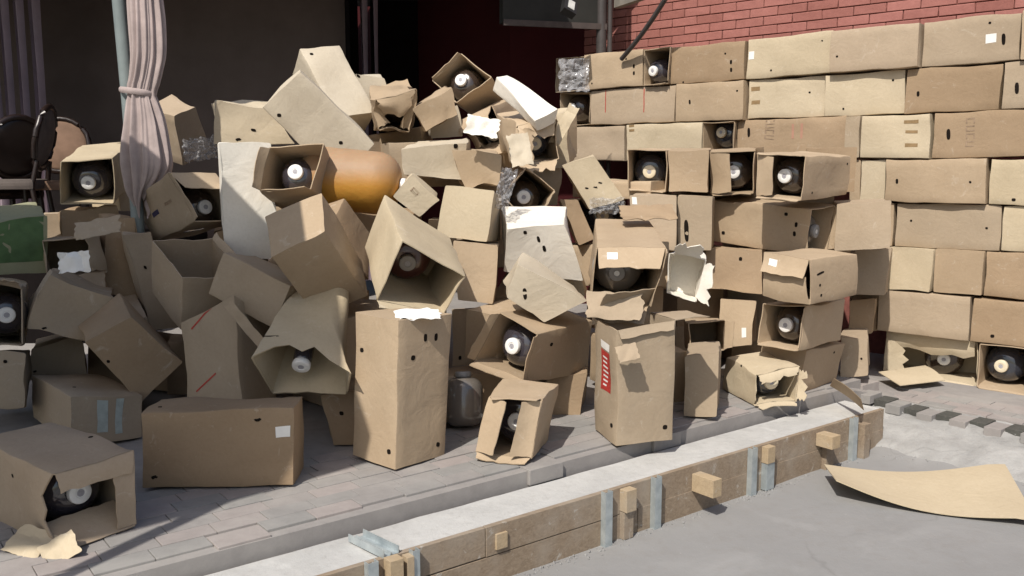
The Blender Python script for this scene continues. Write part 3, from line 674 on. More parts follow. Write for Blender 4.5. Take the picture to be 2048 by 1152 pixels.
ROWS=[
['F1','torn grey-tan carton with ragged end and hanging scraps at the front left corner','torn grey-tan carton with ragged end and hanging scraps',[-1.7352,3.3035,0.1499],[0.6367,-0.6332,-0.3133,0.3091],[0.291,0.297,0.62],[[-0.004,0.002,0.005],[0.004,-0.002,-0.005],[0.004,0.0,-0.005],[-0.005,-0.0,0.006],[0.0,-0.0,-0.0],[-0.0,0.0,0.0],[-0.0,-0.0,0.0],[-0.0,-0.0,0.0]],'0',[['a1',100,0.08],['b0',70,0.07],['b1',150,0.15]],[0.003,-0.005,0.11,0,'dark'],'g',[['a0',0.087,0.334,'d',-102],['b0',0.262,0.273,'d',-53]],[],'pile',0.006,['a0',0.09],0],
['F2','long brown carton lying on its side with a small white sticker at the lower left','long brown carton lying on its side with a small white sticker',[-1.2404,3.7825,0.1684],[0.4756,-0.4901,-0.5052,0.5276],[0.285,0.321,0.62],[[0.001,-0.014,-0.004],[-0.0,0.005,0.001],[-0.001,0.0,0.003],[-0.0,0.0,0.002],[-0.001,0.008,0.0],[-0.0,0.004,0.0],[0.001,-0.0,-0.0],[-0.001,0.0,0.002]],'',[],None,'b',[['b0',0.083,0.57,'d',-92],['a0',0.048,0.143,'q',-100],['b0',0.274,0.089,'q',-47],['a0',0.278,0.572,'q',-100]],[['a0',0.103,0.045,0.06,0.045,'w',-90]],'pile',0.006,None,0],
['F3','low grey carton with a bluish tape patch behind the long brown stickered carton','low grey carton with a bluish tape patch',[-2.1853,4.4964,0.1325],[0.649,-0.6668,-0.2274,0.2872],[0.329,0.227,0.618],[[-0.004,-0.002,0.004],[0.0,0.007,-0.001],[0.005,-0.0,-0.001],[0.004,-0.0,-0.006],[-0.003,-0.002,0.003],[-0.0,0.01,-0.001],[0.002,-0.0,-0.001],[0.003,-0.0,-0.004]],'',[],None,'g',[['b0',0.083,0.225,'d',-23]],[['c0',0.144,0.096,0.05,0.16,'c',0],['c0',0.222,0.099,0.035,0.18,'c',0]],'pile',0.006,None,0],
['L1','grey rounded carton end with one hole at the left edge above the torn carton','grey rounded carton end with one hole',[-2.6875,4.6315,0.2531],[0.3127,-0.6349,0.4194,0.5684],[0.279,0.244,0.618],[[0.009,0.008,0.004],[0.004,-0.003,-0.001],[-0.007,0.001,0.0],[-0.006,-0.006,-0.003],[0.005,0.004,0.002],[0.003,-0.001,-0.0],[-0.003,0.001,0.0],[-0.004,-0.004,-0.002]],'',[],None,'g',[['c0',0.05,0.088,'d',-89]],[],'pile',0.012,None,0],
['L2','slumped dull grey carton with one hole left of the brown carton tilted on a corner','slumped dull grey carton with one hole',[-2.6744,5.222,0.2444],[0.3663,-0.6466,0.3904,0.5435],[0.244,0.273,0.618],[[-0.004,0.008,0.004],[-0.019,0.001,0.001],[0.035,-0.026,-0.013],[-0.018,0.015,0.007],[0.003,-0.002,-0.001],[-0.018,0.008,0.004],[0.015,-0.009,-0.004],[-0.006,0.002,0.001]],'',[],None,'g',[['c0',0.17,0.245,'d',-82]],[],'pile',0.014,None,0],
['L3','brown carton tilted on one corner in the shade left of the red lined carton','brown carton tilted on one corner',[-2.0022,4.6304,0.4217],[0.5593,-0.6583,0.1426,0.4832],[0.383,0.264,0.447],[[0.02,0.015,-0.006],[-0.014,-0.012,0.004],[-0.02,-0.01,0.007],[0.015,0.01,-0.005],[0.002,0.002,-0.0],[0.002,0.0,-0.001],[-0.001,0.001,0.001],[-0.001,-0.001,0.0]],'',[],None,'b',[['c0',0.141,0.242,'d',-47]],[],'pile',0.006,None,0],
['L4','upright grey carton with two red slanting lines in the shaded left part','upright grey carton with two red slanting lines',[-1.472,4.6112,0.3559],[0.0525,0.1501,0.984,-0.0799],[0.317,0.312,0.471],[[-0.001,-0.004,-0.08],[0.01,-0.001,0.04],[-0.006,0.005,0.078],[0.003,0.003,0.08],[-0.004,0.001,-0.012],[0.004,-0.0,0.025],[-0.006,0.004,0.048],[0.0,0.004,0.08]],'',[],None,'g',[],[['b0',0.194,0.019,0.15,0.009,'r',206],['b0',0.19,0.348,0.14,0.009,'r',206]],'pile',0.006,None,0],
['L5','empty carton open at the top with dark inside behind the red lined upright carton','empty carton open at the top with dark inside',[-1.724,4.9017,0.7091],[0.1884,-0.3892,-0.8937,-0.1198],[0.379,0.339,0.354],[[0.008,-0.006,-0.003],[0.02,-0.01,-0.01],[-0.021,-0.003,0.029],[0.006,-0.013,0.012],[0.009,0.01,-0.025],[0.015,0.003,-0.022],[-0.024,0.023,-0.001],[-0.003,0.006,-0.004]],'0',[['b1',-20,0.05]],None,'g',[['a0',0.202,0.09,'q',-1]],[],'pile',0.006,None,0],
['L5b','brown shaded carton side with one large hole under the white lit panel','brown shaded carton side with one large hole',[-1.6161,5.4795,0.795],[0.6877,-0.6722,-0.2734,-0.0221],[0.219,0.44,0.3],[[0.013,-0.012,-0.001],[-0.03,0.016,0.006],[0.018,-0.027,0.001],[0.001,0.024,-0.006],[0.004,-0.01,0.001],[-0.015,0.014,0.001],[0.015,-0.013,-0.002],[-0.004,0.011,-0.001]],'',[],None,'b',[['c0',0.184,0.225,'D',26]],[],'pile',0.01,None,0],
['L7','open carton with stripes and blue print on its side just below the tied curtain','open carton with stripes and blue print on its side',[-1.9856,5.4624,1.1172],[0.6186,-0.6729,-0.3732,0.1591],[0.284,0.31,0.614],[[-0.011,-0.038,0.018],[-0.017,0.028,0.009],[0.022,-0.029,-0.013],[0.006,0.031,-0.013],[-0.0,0.012,-0.003],[-0.009,0.037,-0.0],[0.015,0.001,-0.014],[0.008,0.037,-0.015]],'0',[['b0',60,0.14],['a0',-10,0.05]],[0.016,0.044,0.09,0,'dark'],'g',[],[['a0',0.156,0.415,0.09,0.03,'n',-90],['a0',0.134,0.204,0.1,0.02,'g',-90]],'pile',0.006,None,0],
['L8','square open carton with pale greenish inside left of the curtain, topmost on that side','square open carton with pale greenish inside',[-2.6954,5.9098,1.3126],[0.4724,-0.5014,0.4068,0.6],[0.283,0.307,0.644],[[-0.013,-0.009,0.002],[-0.007,0.009,0.004],[0.015,-0.012,-0.007],[0.007,0.014,0.001],[-0.003,-0.002,0.0],[-0.005,0.01,0.004],[0.009,-0.004,-0.004],[0.008,0.009,-0.0]],'0',[['b1',165,0.05]],[0.025,0.009,0.07,0,'dark'],'p',[],[],'pile',0.006,None,0],
['L9','plastic wrapped carton with a green printed panel at the left edge below the dark chairs','plastic wrapped carton with a green printed panel',[-3.0032,5.4384,0.931],[0.3766,-0.5786,0.3273,0.6452],[0.311,0.279,0.647],[[-0.028,-0.013,0.0],[0.007,0.005,0.001],[0.022,-0.011,-0.013],[-0.003,0.011,0.007],[0.001,0.008,0.004],[0.0,0.013,0.008],[0.01,0.003,-0.001],[0.012,0.014,0.005]],'',[],None,'gr',[],[['c0',0.117,0.138,0.24,0.24,'G',-90]],'pile',0.01,None,0],
['L9b','shaded brown carton beside the green printed one under the square open carton at left','shaded brown carton beside the green printed one',[-3.019,6.1757,0.9181],[0.6776,-0.6927,-0.1753,0.1742],[0.325,0.243,0.499],[[-0.002,0.006,0.0],[0.001,-0.004,0.0],[-0.0,-0.008,0.001],[0.003,0.004,-0.002],[-0.001,0.0,0.001],[0.001,0.001,-0.0],[-0.0,-0.002,0.0],[0.002,-0.001,-0.001]],'',[],None,'g',[],[],'pile',0.006,None,0],
['L10','dark open carton stuffed with crumpled white paper right of the green printed carton','dark open carton stuffed with crumpled white paper',[-2.6959,5.5015,0.8064],[0.6743,-0.6938,-0.2096,0.1415],[0.302,0.23,0.619],[[0.002,0.012,-0.003],[0.003,0.0,-0.002],[-0.004,-0.006,0.003],[-0.002,-0.007,0.002],[0.001,0.006,-0.001],[0.002,0.002,-0.001],[-0.002,-0.002,0.002],[-0.001,-0.006,0.002]],'0',[['a1',30,0.1],['b1',-60,0.1]],None,'g',[],[],'pile',0.014,None,0],
['L11','big slumped grey carton with a rounded shoulder below the carton stuffed with white paper','big slumped grey carton with a rounded shoulder',[-2.4471,4.9625,0.5786],[0.6269,-0.7164,-0.0224,0.3055],[0.345,0.284,0.545],[[0.005,-0.001,-0.003],[0.022,0.004,-0.011],[-0.001,0.026,0.003],[-0.025,-0.029,0.01],[0.009,0.009,-0.004],[0.007,-0.007,-0.005],[-0.007,0.007,0.005],[-0.009,-0.009,0.004]],'',[],None,'g',[['c0',0.086,0.273,'q',-31]],[],'pile',0.022,None,0],
['L12','narrow shaded carton standing on end with a torn white sticker behind the brown tilted carton','narrow shaded carton standing on end with a torn white sticker',[-2.156,5.3184,0.6813],[0.6856,-0.6861,-0.2277,0.0859],[0.2,0.581,0.25],[[0.023,-0.004,-0.01],[-0.029,0.007,0.012],[0.023,-0.016,-0.007],[-0.019,0.014,0.006],[0.012,-0.005,-0.005],[-0.017,0.007,0.006],[0.016,-0.007,-0.006],[-0.013,0.006,0.005]],'',[],None,'g',[['c0',0.078,0.193,'D',14]],[['c0',0.163,0.344,0.06,0.1,'w',0]],'pile',0.012,None,0],
['L13','dark open carton cut by the left edge with a pale ringed cap inside','dark open carton cut by the left edge',[-2.7669,4.7796,0.5771],[0.3209,-0.6139,0.4124,0.5916],[0.313,0.259,0.618],[[0.01,0.003,0.001],[0.0,0.001,0.001],[-0.011,0.004,0.002],[0.001,-0.007,-0.004],[0.003,0.003,0.002],[0.004,-0.001,-0.0],[-0.003,0.001,0.0],[-0.003,-0.003,-0.002]],'0',[['a1',-20,0.05],['a0',-30,0.06]],[0.003,-0.053,0.09,0,'dark'],'g',[],[],'pile',0.014,None,0],
['L14','tall narrow grey-brown carton in the dark gap below the square pale greenish carton','tall narrow grey-brown carton',[-2.4245,5.5377,0.8022],[0.6826,-0.6952,-0.1694,0.1485],[0.188,0.485,0.3],[[0.012,0.011,-0.007],[-0.016,-0.011,0.009],[-0.004,-0.023,0.005],[0.008,0.023,-0.007],[0.001,-0.004,-0.0],[-0.004,0.004,0.001],[0.004,-0.004,-0.001],[-0.002,0.004,0.0]],'',[],None,'b',[],[],'pile',0.014,None,0],
['L15','flattened brown carton directly under the square pale greenish carton','flattened brown carton',[-2.7378,5.8176,1.0009],[0.6856,-0.6852,-0.1969,0.1473],[0.317,0.158,0.399],[[-0.0,0.002,-0.0],[0.002,-0.001,-0.001],[0.002,-0.001,-0.001],[-0.005,-0.0,0.003],[0.001,0.001,-0.001],[-0.0,-0.0,0.0],[-0.0,0.0,0.0],[-0.002,-0.001,0.001]],'',[],None,'b',[],[],'pile',0.014,None,0],
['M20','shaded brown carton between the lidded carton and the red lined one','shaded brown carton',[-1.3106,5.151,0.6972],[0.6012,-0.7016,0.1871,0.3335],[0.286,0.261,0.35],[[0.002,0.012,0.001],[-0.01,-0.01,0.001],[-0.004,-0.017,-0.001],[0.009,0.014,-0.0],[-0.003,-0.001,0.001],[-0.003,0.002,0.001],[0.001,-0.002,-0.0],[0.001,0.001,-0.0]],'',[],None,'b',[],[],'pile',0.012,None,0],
['M21','small crushed pale carton under the shredded open carton at the right shoulder','small crushed pale carton',[0.2233,6.3304,1.2293],[0.7177,-0.6928,0.0487,0.0513],[0.202,0.232,0.3],[[-0.002,-0.011,0.002],[-0.012,0.013,-0.002],[0.009,-0.004,0.0],[0.005,0.002,-0.0],[-0.002,-0.004,0.001],[-0.006,0.006,-0.001],[0.006,-0.005,0.001],[0.002,0.004,-0.001]],'',[],None,'p',[],[],'pile',0.02,None,0],
['M22','dented tan carton between two pale cartons high in the heap','dented tan carton',[-0.2096,5.6171,1.3392],[0.7226,-0.6908,-0.0177,0.0174],[0.239,0.205,0.394],[[-0.035,-0.015,0.004],[0.009,0.02,-0.004],[0.038,0.002,-0.002],[-0.021,-0.006,0.002],[-0.006,-0.003,0.001],[-0.011,0.006,-0.0],[0.007,-0.006,0.001],[0.002,0.003,-0.001]],'',[],None,'t',[],[],'pile',0.02,None,0],
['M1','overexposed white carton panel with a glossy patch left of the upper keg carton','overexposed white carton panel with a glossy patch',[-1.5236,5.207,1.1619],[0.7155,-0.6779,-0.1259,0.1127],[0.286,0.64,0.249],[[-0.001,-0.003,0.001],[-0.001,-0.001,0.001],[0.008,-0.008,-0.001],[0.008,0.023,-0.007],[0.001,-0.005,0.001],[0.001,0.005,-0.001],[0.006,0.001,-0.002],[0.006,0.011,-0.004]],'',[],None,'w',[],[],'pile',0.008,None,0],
['M2','open carton showing a shiny dark keg end left of the amber keg','open carton showing a shiny dark keg end',[-1.1845,5.2208,1.2671],[0.4179,-0.4756,0.608,0.4791],[0.247,0.288,0.633],[[-0.055,-0.008,-0.002],[-0.046,0.009,-0.003],[0.017,0.001,0.001],[0.024,-0.002,0.001],[0.068,0.004,0.003],[0.029,0.006,0.001],[0.069,0.001,0.003],[0.063,0.005,0.003]],'0',[['b1',-35,0.06],['a1',-10,0.04]],[-0.002,0.002,0.07,0,'dark'],'t',[['b0',0.176,0.246,'D',100]],[],'pile',0.006,None,0],
['M3','pale carton standing at the very top of the heap above the great pale flat carton','pale carton standing at the very top of the heap',[-1.2568,6.4136,1.8606],[0.3013,0.4436,0.8418,-0.0621],[0.288,0.298,0.593],[[0.002,-0.003,-0.0],[-0.002,0.002,-0.002],[0.001,0.0,0.003],[-0.001,0.002,0.001],[-0.001,0.002,-0.0],[-0.003,0.003,-0.001],[-0.001,0.002,0.002],[-0.002,0.003,0.001]],'',[],None,'q',[['a0',0.061,0.048,'D',7]],[],'pile',0.006,None,0],
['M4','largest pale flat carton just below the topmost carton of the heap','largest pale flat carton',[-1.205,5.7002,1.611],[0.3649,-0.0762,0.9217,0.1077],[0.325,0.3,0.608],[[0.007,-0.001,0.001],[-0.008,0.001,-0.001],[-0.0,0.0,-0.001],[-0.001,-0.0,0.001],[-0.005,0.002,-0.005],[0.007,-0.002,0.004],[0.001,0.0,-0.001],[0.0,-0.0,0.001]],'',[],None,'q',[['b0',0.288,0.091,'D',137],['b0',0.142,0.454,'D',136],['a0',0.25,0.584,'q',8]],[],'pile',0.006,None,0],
['M5','yellowish closed carton with a bulging corner at the upper left of the heap','yellowish closed carton with a bulging corner',[-1.761,6.0903,1.6357],[0.7279,-0.6616,-0.1318,0.1229],[0.402,0.265,0.4],[[0.022,-0.017,-0.004],[-0.055,0.022,0.016],[-0.032,-0.003,0.013],[0.065,-0.001,-0.024],[-0.013,-0.005,0.006],[-0.007,0.008,0.001],[0.008,-0.008,-0.001],[0.014,0.005,-0.006]],'',[],None,'p',[['c0',0.211,0.17,'D',1],['c0',0.13,0.236,'q',-9]],[],'pile',0.014,None,0],
['M6','small pale carton corner with two holes just right of the topmost carton','small pale carton corner with two holes',[-1.0146,6.7411,1.9283],[0.7477,-0.6521,-0.1256,0.0036],[0.196,0.198,0.5],[[-0.015,-0.024,0.009],[-0.025,0.041,-0.008],[0.035,-0.014,-0.001],[0.006,-0.003,0.0],[-0.006,-0.006,0.003],[-0.019,0.018,-0.002],[0.019,-0.017,0.002],[0.007,0.006,-0.003]],'',[],None,'q',[['c0',0.016,0.012,'D',10],['a0',0.094,0.117,'D',-92]],[],'pile',0.006,None,0],
['M7','crumpled carton with a round crushed mouth in the saddle between the two heap tops','crumpled carton with a round crushed mouth',[-0.8114,6.2227,1.7512],[0.7698,-0.6349,-0.0621,0.024],[0.263,0.27,0.617],[[0.003,0.026,-0.009],[0.018,-0.011,0.002],[0.013,-0.002,-0.001],[-0.029,-0.013,0.008],[0.01,0.012,-0.005],[0.003,-0.003,0.001],[-0.001,0.003,-0.001],[-0.009,-0.012,0.005]],'0',[['b0',55,0.13],['a1',120,0.1],['a0',80,0.08]],None,'t',[],[],'pile',0.03,None,0],
['M7b','creased brown carton running up to the right below the topmost keg carton','creased brown carton running up to the right',[-0.5037,6.0223,1.7278],[0.725,-0.6441,-0.2093,-0.1255],[0.264,0.185,0.298],[[0.008,0.015,-0.004],[0.015,-0.004,0.001],[-0.004,0.001,-0.0],[-0.023,-0.014,0.004],[0.009,0.009,-0.002],[0.005,-0.002,0.0],[-0.007,0.001,-0.0],[-0.01,-0.01,0.003]],'',[],None,'t',[],[],'pile',0.02,None,0],
['M8','tilted open carton with its mouth toward the camera crowning the right top of the heap','tilted open carton with its mouth toward the camera',[-0.2787,6.7555,1.8919],[0.1662,-0.4012,-0.6839,-0.5862],[0.278,0.276,0.66],[[0.023,-0.001,-0.006],[-0.011,-0.037,-0.001],[-0.014,0.027,0.007],[-0.005,-0.025,-0.001],[0.065,0.045,-0.013],[0.016,-0.008,-0.005],[-0.076,-0.017,0.019],[-0.031,-0.017,0.007]],'0',[['a1',-15,0.03]],[0.003,0.002,0.03,0,'dark'],'t',[],[],'pile',0.006,None,0],
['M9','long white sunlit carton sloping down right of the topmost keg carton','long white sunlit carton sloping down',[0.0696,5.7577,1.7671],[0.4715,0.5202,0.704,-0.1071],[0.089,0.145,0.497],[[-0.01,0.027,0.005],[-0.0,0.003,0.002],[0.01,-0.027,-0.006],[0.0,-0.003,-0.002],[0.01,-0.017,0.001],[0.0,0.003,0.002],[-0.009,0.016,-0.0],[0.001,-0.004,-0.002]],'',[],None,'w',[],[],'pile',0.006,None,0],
['M10','open torn carton with a white paper scrap over its keg below the crowning open carton','open torn carton with a white paper scrap over its keg',[-0.1159,6.479,1.6517],[0.713,-0.4431,0.4281,0.3346],[0.251,0.257,0.523],[[-0.007,-0.01,0.006],[0.014,0.016,-0.011],[0.014,0.019,-0.012],[-0.026,-0.026,0.019],[0.002,0.004,-0.002],[-0.003,-0.002,0.002],[-0.003,0.0,0.001],[-0.009,-0.006,0.005]],'0',[['a0',20,0.13],['b1',45,0.1],['a1',-20,0.06]],[0.066,-0.009,0.09,0,'dark'],'t',[],[],'pile',0.014,None,0],
['M10b','pale carton side catching the sun left of the torn carton with white paper','pale carton side catching the sun',[-0.4781,6.3614,1.6579],[0.7421,-0.6629,-0.0994,0.0005],[0.22,0.197,0.35],[[0.016,0.026,-0.009],[-0.011,-0.004,0.002],[0.001,-0.021,0.005],[-0.006,-0.001,0.001],[0.007,0.008,-0.003],[-0.003,0.005,-0.001],[0.004,-0.006,0.001],[-0.007,-0.008,0.003]],'',[],None,'q',[],[],'pile',0.006,None,0],
['M11','shredded open carton with broad torn strips at the right shoulder of the heap','shredded open carton with broad torn strips',[0.1096,5.9437,1.5483],[0.7633,-0.6404,-0.0727,0.0448],[0.293,0.262,0.548],[[-0.006,0.017,-0.005],[0.018,-0.014,0.001],[0.005,-0.011,0.003],[-0.017,0.004,0.002],[0.003,0.002,-0.001],[0.004,-0.003,0.0],[-0.004,-0.001,0.001],[-0.003,-0.006,0.002]],'0',[['a0',70,0.12],['b0',60,0.1],['b1',-30,0.1]],[0.03,0.023,0.09,0,'dark'],'t',[],[],'pile',0.02,None,0],
['M11b','bleached carton edge with a frayed side behind the shredded open carton','bleached carton edge with a frayed side',[0.3322,6.3265,1.5539],[0.5756,-0.4864,0.4665,0.4632],[0.358,0.167,0.4],[[0.0,0.02,-0.002],[0.006,-0.003,-0.001],[-0.008,-0.013,0.003],[0.001,-0.0,-0.0],[-0.0,0.007,-0.001],[0.004,0.004,-0.001],[-0.004,-0.003,0.001],[0.0,-0.006,0.001]],'',[],None,'p',[],[],'pile',0.02,None,0],
['M12','pale carton with a dented sunlit corner and one hole right of the amber keg','pale carton with a dented sunlit corner and one hole',[-0.4754,5.7592,1.3996],[0.7373,-0.6753,-0.0069,0.0161],[0.361,0.205,0.478],[[-0.012,0.032,-0.007],[0.007,-0.022,0.005],[-0.018,-0.02,0.005],[0.002,0.011,-0.003],[0.032,-0.001,-0.001],[0.027,-0.005,0.0],[0.012,-0.004,0.0],[0.02,-0.01,0.002]],'',[],None,'q',[['c0',0.296,0.011,'D',-1]],[],'pile',0.016,None,0],
['M12b','small brown carton with a dark slit behind the square pale carton end','small brown carton with a dark slit',[-0.1742,6.0716,1.2343],[0.7137,-0.6947,0.0357,0.0823],[0.222,0.208,0.499],[[-0.002,0.001,-0.0],[-0.011,0.014,-0.001],[0.013,-0.014,0.001],[0.005,-0.001,-0.0],[-0.001,0.001,-0.0],[-0.006,0.009,-0.001],[0.008,-0.009,0.001],[0.003,-0.001,-0.0]],'',[],None,'t',[['c0',0.04,0.008,'q',-19]],[],'pile',0.006,None,0],
['M13','open carton standing on a corner showing a cap above the bluish white carton','open carton standing on a corner showing a cap',[0.0947,5.8651,1.1666],[0.6295,-0.6415,-0.3272,-0.2919],[0.249,0.245,0.617],[[0.016,0.01,-0.0],[0.002,-0.002,0.0],[-0.008,0.007,-0.001],[-0.012,-0.018,0.001],[0.008,0.008,-0.0],[0.003,-0.004,0.0],[-0.004,0.002,-0.0],[-0.009,-0.009,0.0]],'0',[['b1',-20,0.05],['a0',-15,0.04]],[-0.036,-0.007,0.09,0,'dark'],'t',[],[],'pile',0.01,None,0],
['M14','small pale stamped carton end between the amber keg and the square pale end','small pale stamped carton end',[-0.5601,5.2848,1.185],[0.6575,-0.6637,0.2077,0.2901],[0.2,0.154,0.4],[[-0.001,0.001,0.0],[0.01,0.002,-0.002],[0.006,0.006,-0.002],[-0.016,-0.009,0.004],[0.004,0.003,-0.001],[0.001,-0.001,-0.0],[-0.001,0.001,0.0],[-0.005,-0.003,0.001]],'',[],None,'p',[],[['c0',0.081,0.059,0.08,0.03,'t',0]],'pile',0.006,None,0],
['M15','square pale carton end turned to the sun in the centre of the heap','square pale carton end turned to the sun',[-0.2281,5.2896,1.0732],[0.4839,-0.4437,0.5729,0.4906],[0.282,0.288,0.508],[[-0.006,-0.002,0.001],[-0.001,0.004,-0.0],[-0.001,-0.006,0.001],[0.001,0.005,-0.001],[0.01,0.011,-0.002],[-0.003,-0.011,0.001],[0.004,-0.0,-0.0],[0.003,-0.001,-0.0]],'',[],None,'p',[],[],'pile',0.006,None,0],
['M16','plain tan carton face directly below the square pale end','plain tan carton face',[-0.2023,5.1915,0.7553],[0.4794,-0.4981,0.5278,0.4935],[0.33,0.235,0.449],[[0.009,-0.001,-0.001],[0.01,0.013,-0.001],[-0.008,0.015,0.0],[-0.011,-0.026,0.001],[0.006,0.008,-0.001],[0.006,-0.001,-0.0],[-0.006,0.001,0.0],[-0.006,-0.008,0.001]],'',[],None,'t',[],[],'pile',0.006,None,0],
['M17','wide gaping carton with a dark red interior above the tall upright carton','wide gaping carton with a dark red interior',[-0.496,4.5204,0.8789],[0.7569,-0.5908,0.0589,0.2731],[0.364,0.283,0.58],[[-0.003,-0.009,0.004],[-0.008,0.016,-0.001],[0.018,0.021,-0.014],[-0.005,-0.026,0.01],[-0.029,-0.025,0.021],[0.029,0.026,-0.021],[0.003,-0.006,0.0],[0.01,0.001,-0.005]],'0',[['b1',-20,0.05]],[-0.038,0.006,0.25,0,'red'],'p',[],[],'pile',0.006,None,0],
['M18','square lidded carton with a dark slit below the lid left of centre','square lidded carton with a dark slit below the lid',[-0.965,4.472,0.8987],[0.1731,-0.0744,0.9152,0.3563],[0.291,0.271,0.508],[[0.005,0.004,-0.004],[-0.003,-0.006,0.005],[-0.009,0.002,-0.001],[0.003,-0.0,0.0],[0.004,0.001,-0.001],[0.003,-0.003,0.002],[-0.0,0.002,-0.002],[0.0,-0.002,0.002]],'',[],None,'t',[],[],'pile',0.006,None,0],
['M18b','brown lower carton with one large hole directly under the square lidded carton','brown lower carton with one large hole',[-1.023,4.8967,0.9225],[0.7631,-0.3532,0.2682,0.4701],[0.305,0.37,0.314],[[-0.016,0.016,0.007],[0.027,-0.021,-0.014],[0.018,-0.005,-0.013],[-0.028,0.01,0.02],[0.004,0.002,-0.004],[0.003,-0.005,-0.0],[-0.003,0.005,0.0],[-0.004,-0.002,0.004]],'',[],None,'b',[['c0',0.039,0.059,'D',-69]],[],'pile',0.006,None,0],
['M19','long carton half in shade with its mouth facing down left of the tall upright carton','long carton half in shade with its mouth facing down',[-0.971,4.2614,0.5531],[0.0741,0.0644,0.8944,-0.4363],[0.324,0.165,0.586],[[0.082,0.062,0.159],[-0.017,0.047,0.096],[-0.01,-0.076,-0.136],[-0.056,-0.032,-0.119],[-0.093,-0.002,0.087],[0.027,-0.106,-0.028],[0.02,0.068,-0.006],[0.045,0.04,-0.054]],'1',[],[0.02,0.0,0.07,1,'small'],'p',[['a0',0.065,0.524,'D',-39],['b0',0.294,0.346,'S',-159]],[],'pile',0.006,['b0',0.17],0],
['S1','tall upright tan carton with two round vents in the middle of the front row','tall upright tan carton with two round vents',[-0.5103,4.0676,0.3457],[0.0181,-0.3404,-0.94,0.0111],[0.284,0.326,0.667],[[0.002,-0.002,0.001],[0.001,-0.0,-0.005],[-0.007,0.005,0.003],[-0.002,0.001,0.0],[-0.001,0.001,-0.0],[0.0,-0.001,0.0],[0.004,-0.002,0.0],[-0.0,0.0,-0.0]],'',[],None,'t',[['a0',0.164,0.091,'E',-92],['a0',0.231,0.096,'E',-93],['a0',0.095,0.172,'D',7],['b0',0.238,0.17,'D',-171],['b0',0.043,0.597,'D',-167],['a0',0.27,0.606,'D',12]],[],'pile',0.003,None,0],
['S2','open carton on its side with a wide flared mouth right of the tall upright carton','open carton on its side with a wide flared mouth',[0.1484,4.7516,0.4137],[0.5506,-0.2505,0.6856,0.4049],[0.288,0.292,0.594],[[0.01,0.007,-0.007],[-0.007,-0.006,0.006],[-0.003,-0.026,0.017],[0.001,0.025,-0.015],[-0.011,0.021,-0.01],[0.011,-0.021,0.01],[-0.002,-0.0,0.001],[-0.0,-0.001,0.001]],'0',[['b1',-25,0.05],['a1',-25,0.06],['b0',-5,0.03]],[-0.002,0.008,0.03,0,'dark'],'t',[['b0',0.087,0.17,'D',84]],[],'pile',0.006,None,0],
['S3','small open carton with half closed doors on the paving below the wide flared mouth','small open carton with half closed doors',[0.0314,4.1911,0.1568],[0.5295,-0.4265,0.5819,0.4463],[0.283,0.268,0.363],[[-0.01,-0.01,0.004],[0.001,0.016,-0.002],[0.011,-0.021,0.004],[0.002,0.019,-0.006],[-0.003,-0.007,0.002],[0.001,0.016,-0.003],[0.003,0.002,-0.001],[0.001,0.016,-0.005]],'0',[['b0',78,0.1],['b1',70,0.12],['a0',-5,0.04],['a1',-30,0.05]],[0.003,-0.012,0.09,0,'dark'],'t',[],[],'pile',0.006,None,0],
['S4','upright battered carton with a red label on its side at the front right','upright battered carton with a red label on its side',[0.607,4.3849,0.3032],[0.0111,-0.5978,-0.8013,-0.0198],[0.275,0.301,0.584],[[-0.002,-0.002,0.012],[0.001,-0.005,0.004],[0.002,0.003,-0.016],[0.001,-0.003,-0.004],[-0.001,0.005,0.0],[0.003,-0.001,0.0],[-0.003,-0.0,-0.0],[0.001,-0.001,0.0]],'0',[['b1',-90,0.2],['a1',15,0.17],['a0',-160,0.045],['b0',150,0.06]],None,'g',[['a0',0.259,0.518,'D',6],['b0',0.053,0.494,'D',-162],['a0',0.06,0.134,'D',4]],[['b0',0.138,0.213,0.11,0.25,'L',-180]],'pile',0.004,None,0],
['S5','low tan carton partly in shadow behind the battered carton with the red label','low tan carton partly in shadow',[1.0709,4.9492,0.1741],[0.5526,-0.4486,0.5622,0.4211],[0.329,0.182,0.491],[[-0.017,-0.0,0.002],[-0.0,0.005,-0.002],[0.015,-0.002,-0.001],[0.0,-0.003,0.001],[-0.004,0.001,0.0],[-0.0,0.002,-0.0],[0.003,-0.002,0.0],[0.0,-0.001,-0.0]],'',[],None,'g',[],[],'pile',0.006,None,0],
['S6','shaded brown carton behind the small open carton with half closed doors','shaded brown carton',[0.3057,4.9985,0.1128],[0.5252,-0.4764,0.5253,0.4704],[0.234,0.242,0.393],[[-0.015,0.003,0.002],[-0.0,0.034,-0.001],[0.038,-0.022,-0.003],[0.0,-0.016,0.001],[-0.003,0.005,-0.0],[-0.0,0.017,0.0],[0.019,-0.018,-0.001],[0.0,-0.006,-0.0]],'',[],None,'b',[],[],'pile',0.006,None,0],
['S7','brown holed carton in deep shade behind the left edge of the tall upright carton','brown holed carton in deep shade',[-0.8484,4.4009,0.1333],[0.4678,-0.5428,0.455,0.5288],[0.271,0.189,0.295],[[0.0,0.021,0.003],[-0.001,0.027,0.003],[0.013,0.003,-0.001],[0.001,-0.05,-0.006],[0.005,0.022,0.003],[-0.0,0.007,0.001],[0.006,-0.007,-0.002],[0.001,-0.022,-0.003]],'',[],None,'b',[['c0',0.115,0.091,'D',-86]],[],'pile',0.006,None,0],
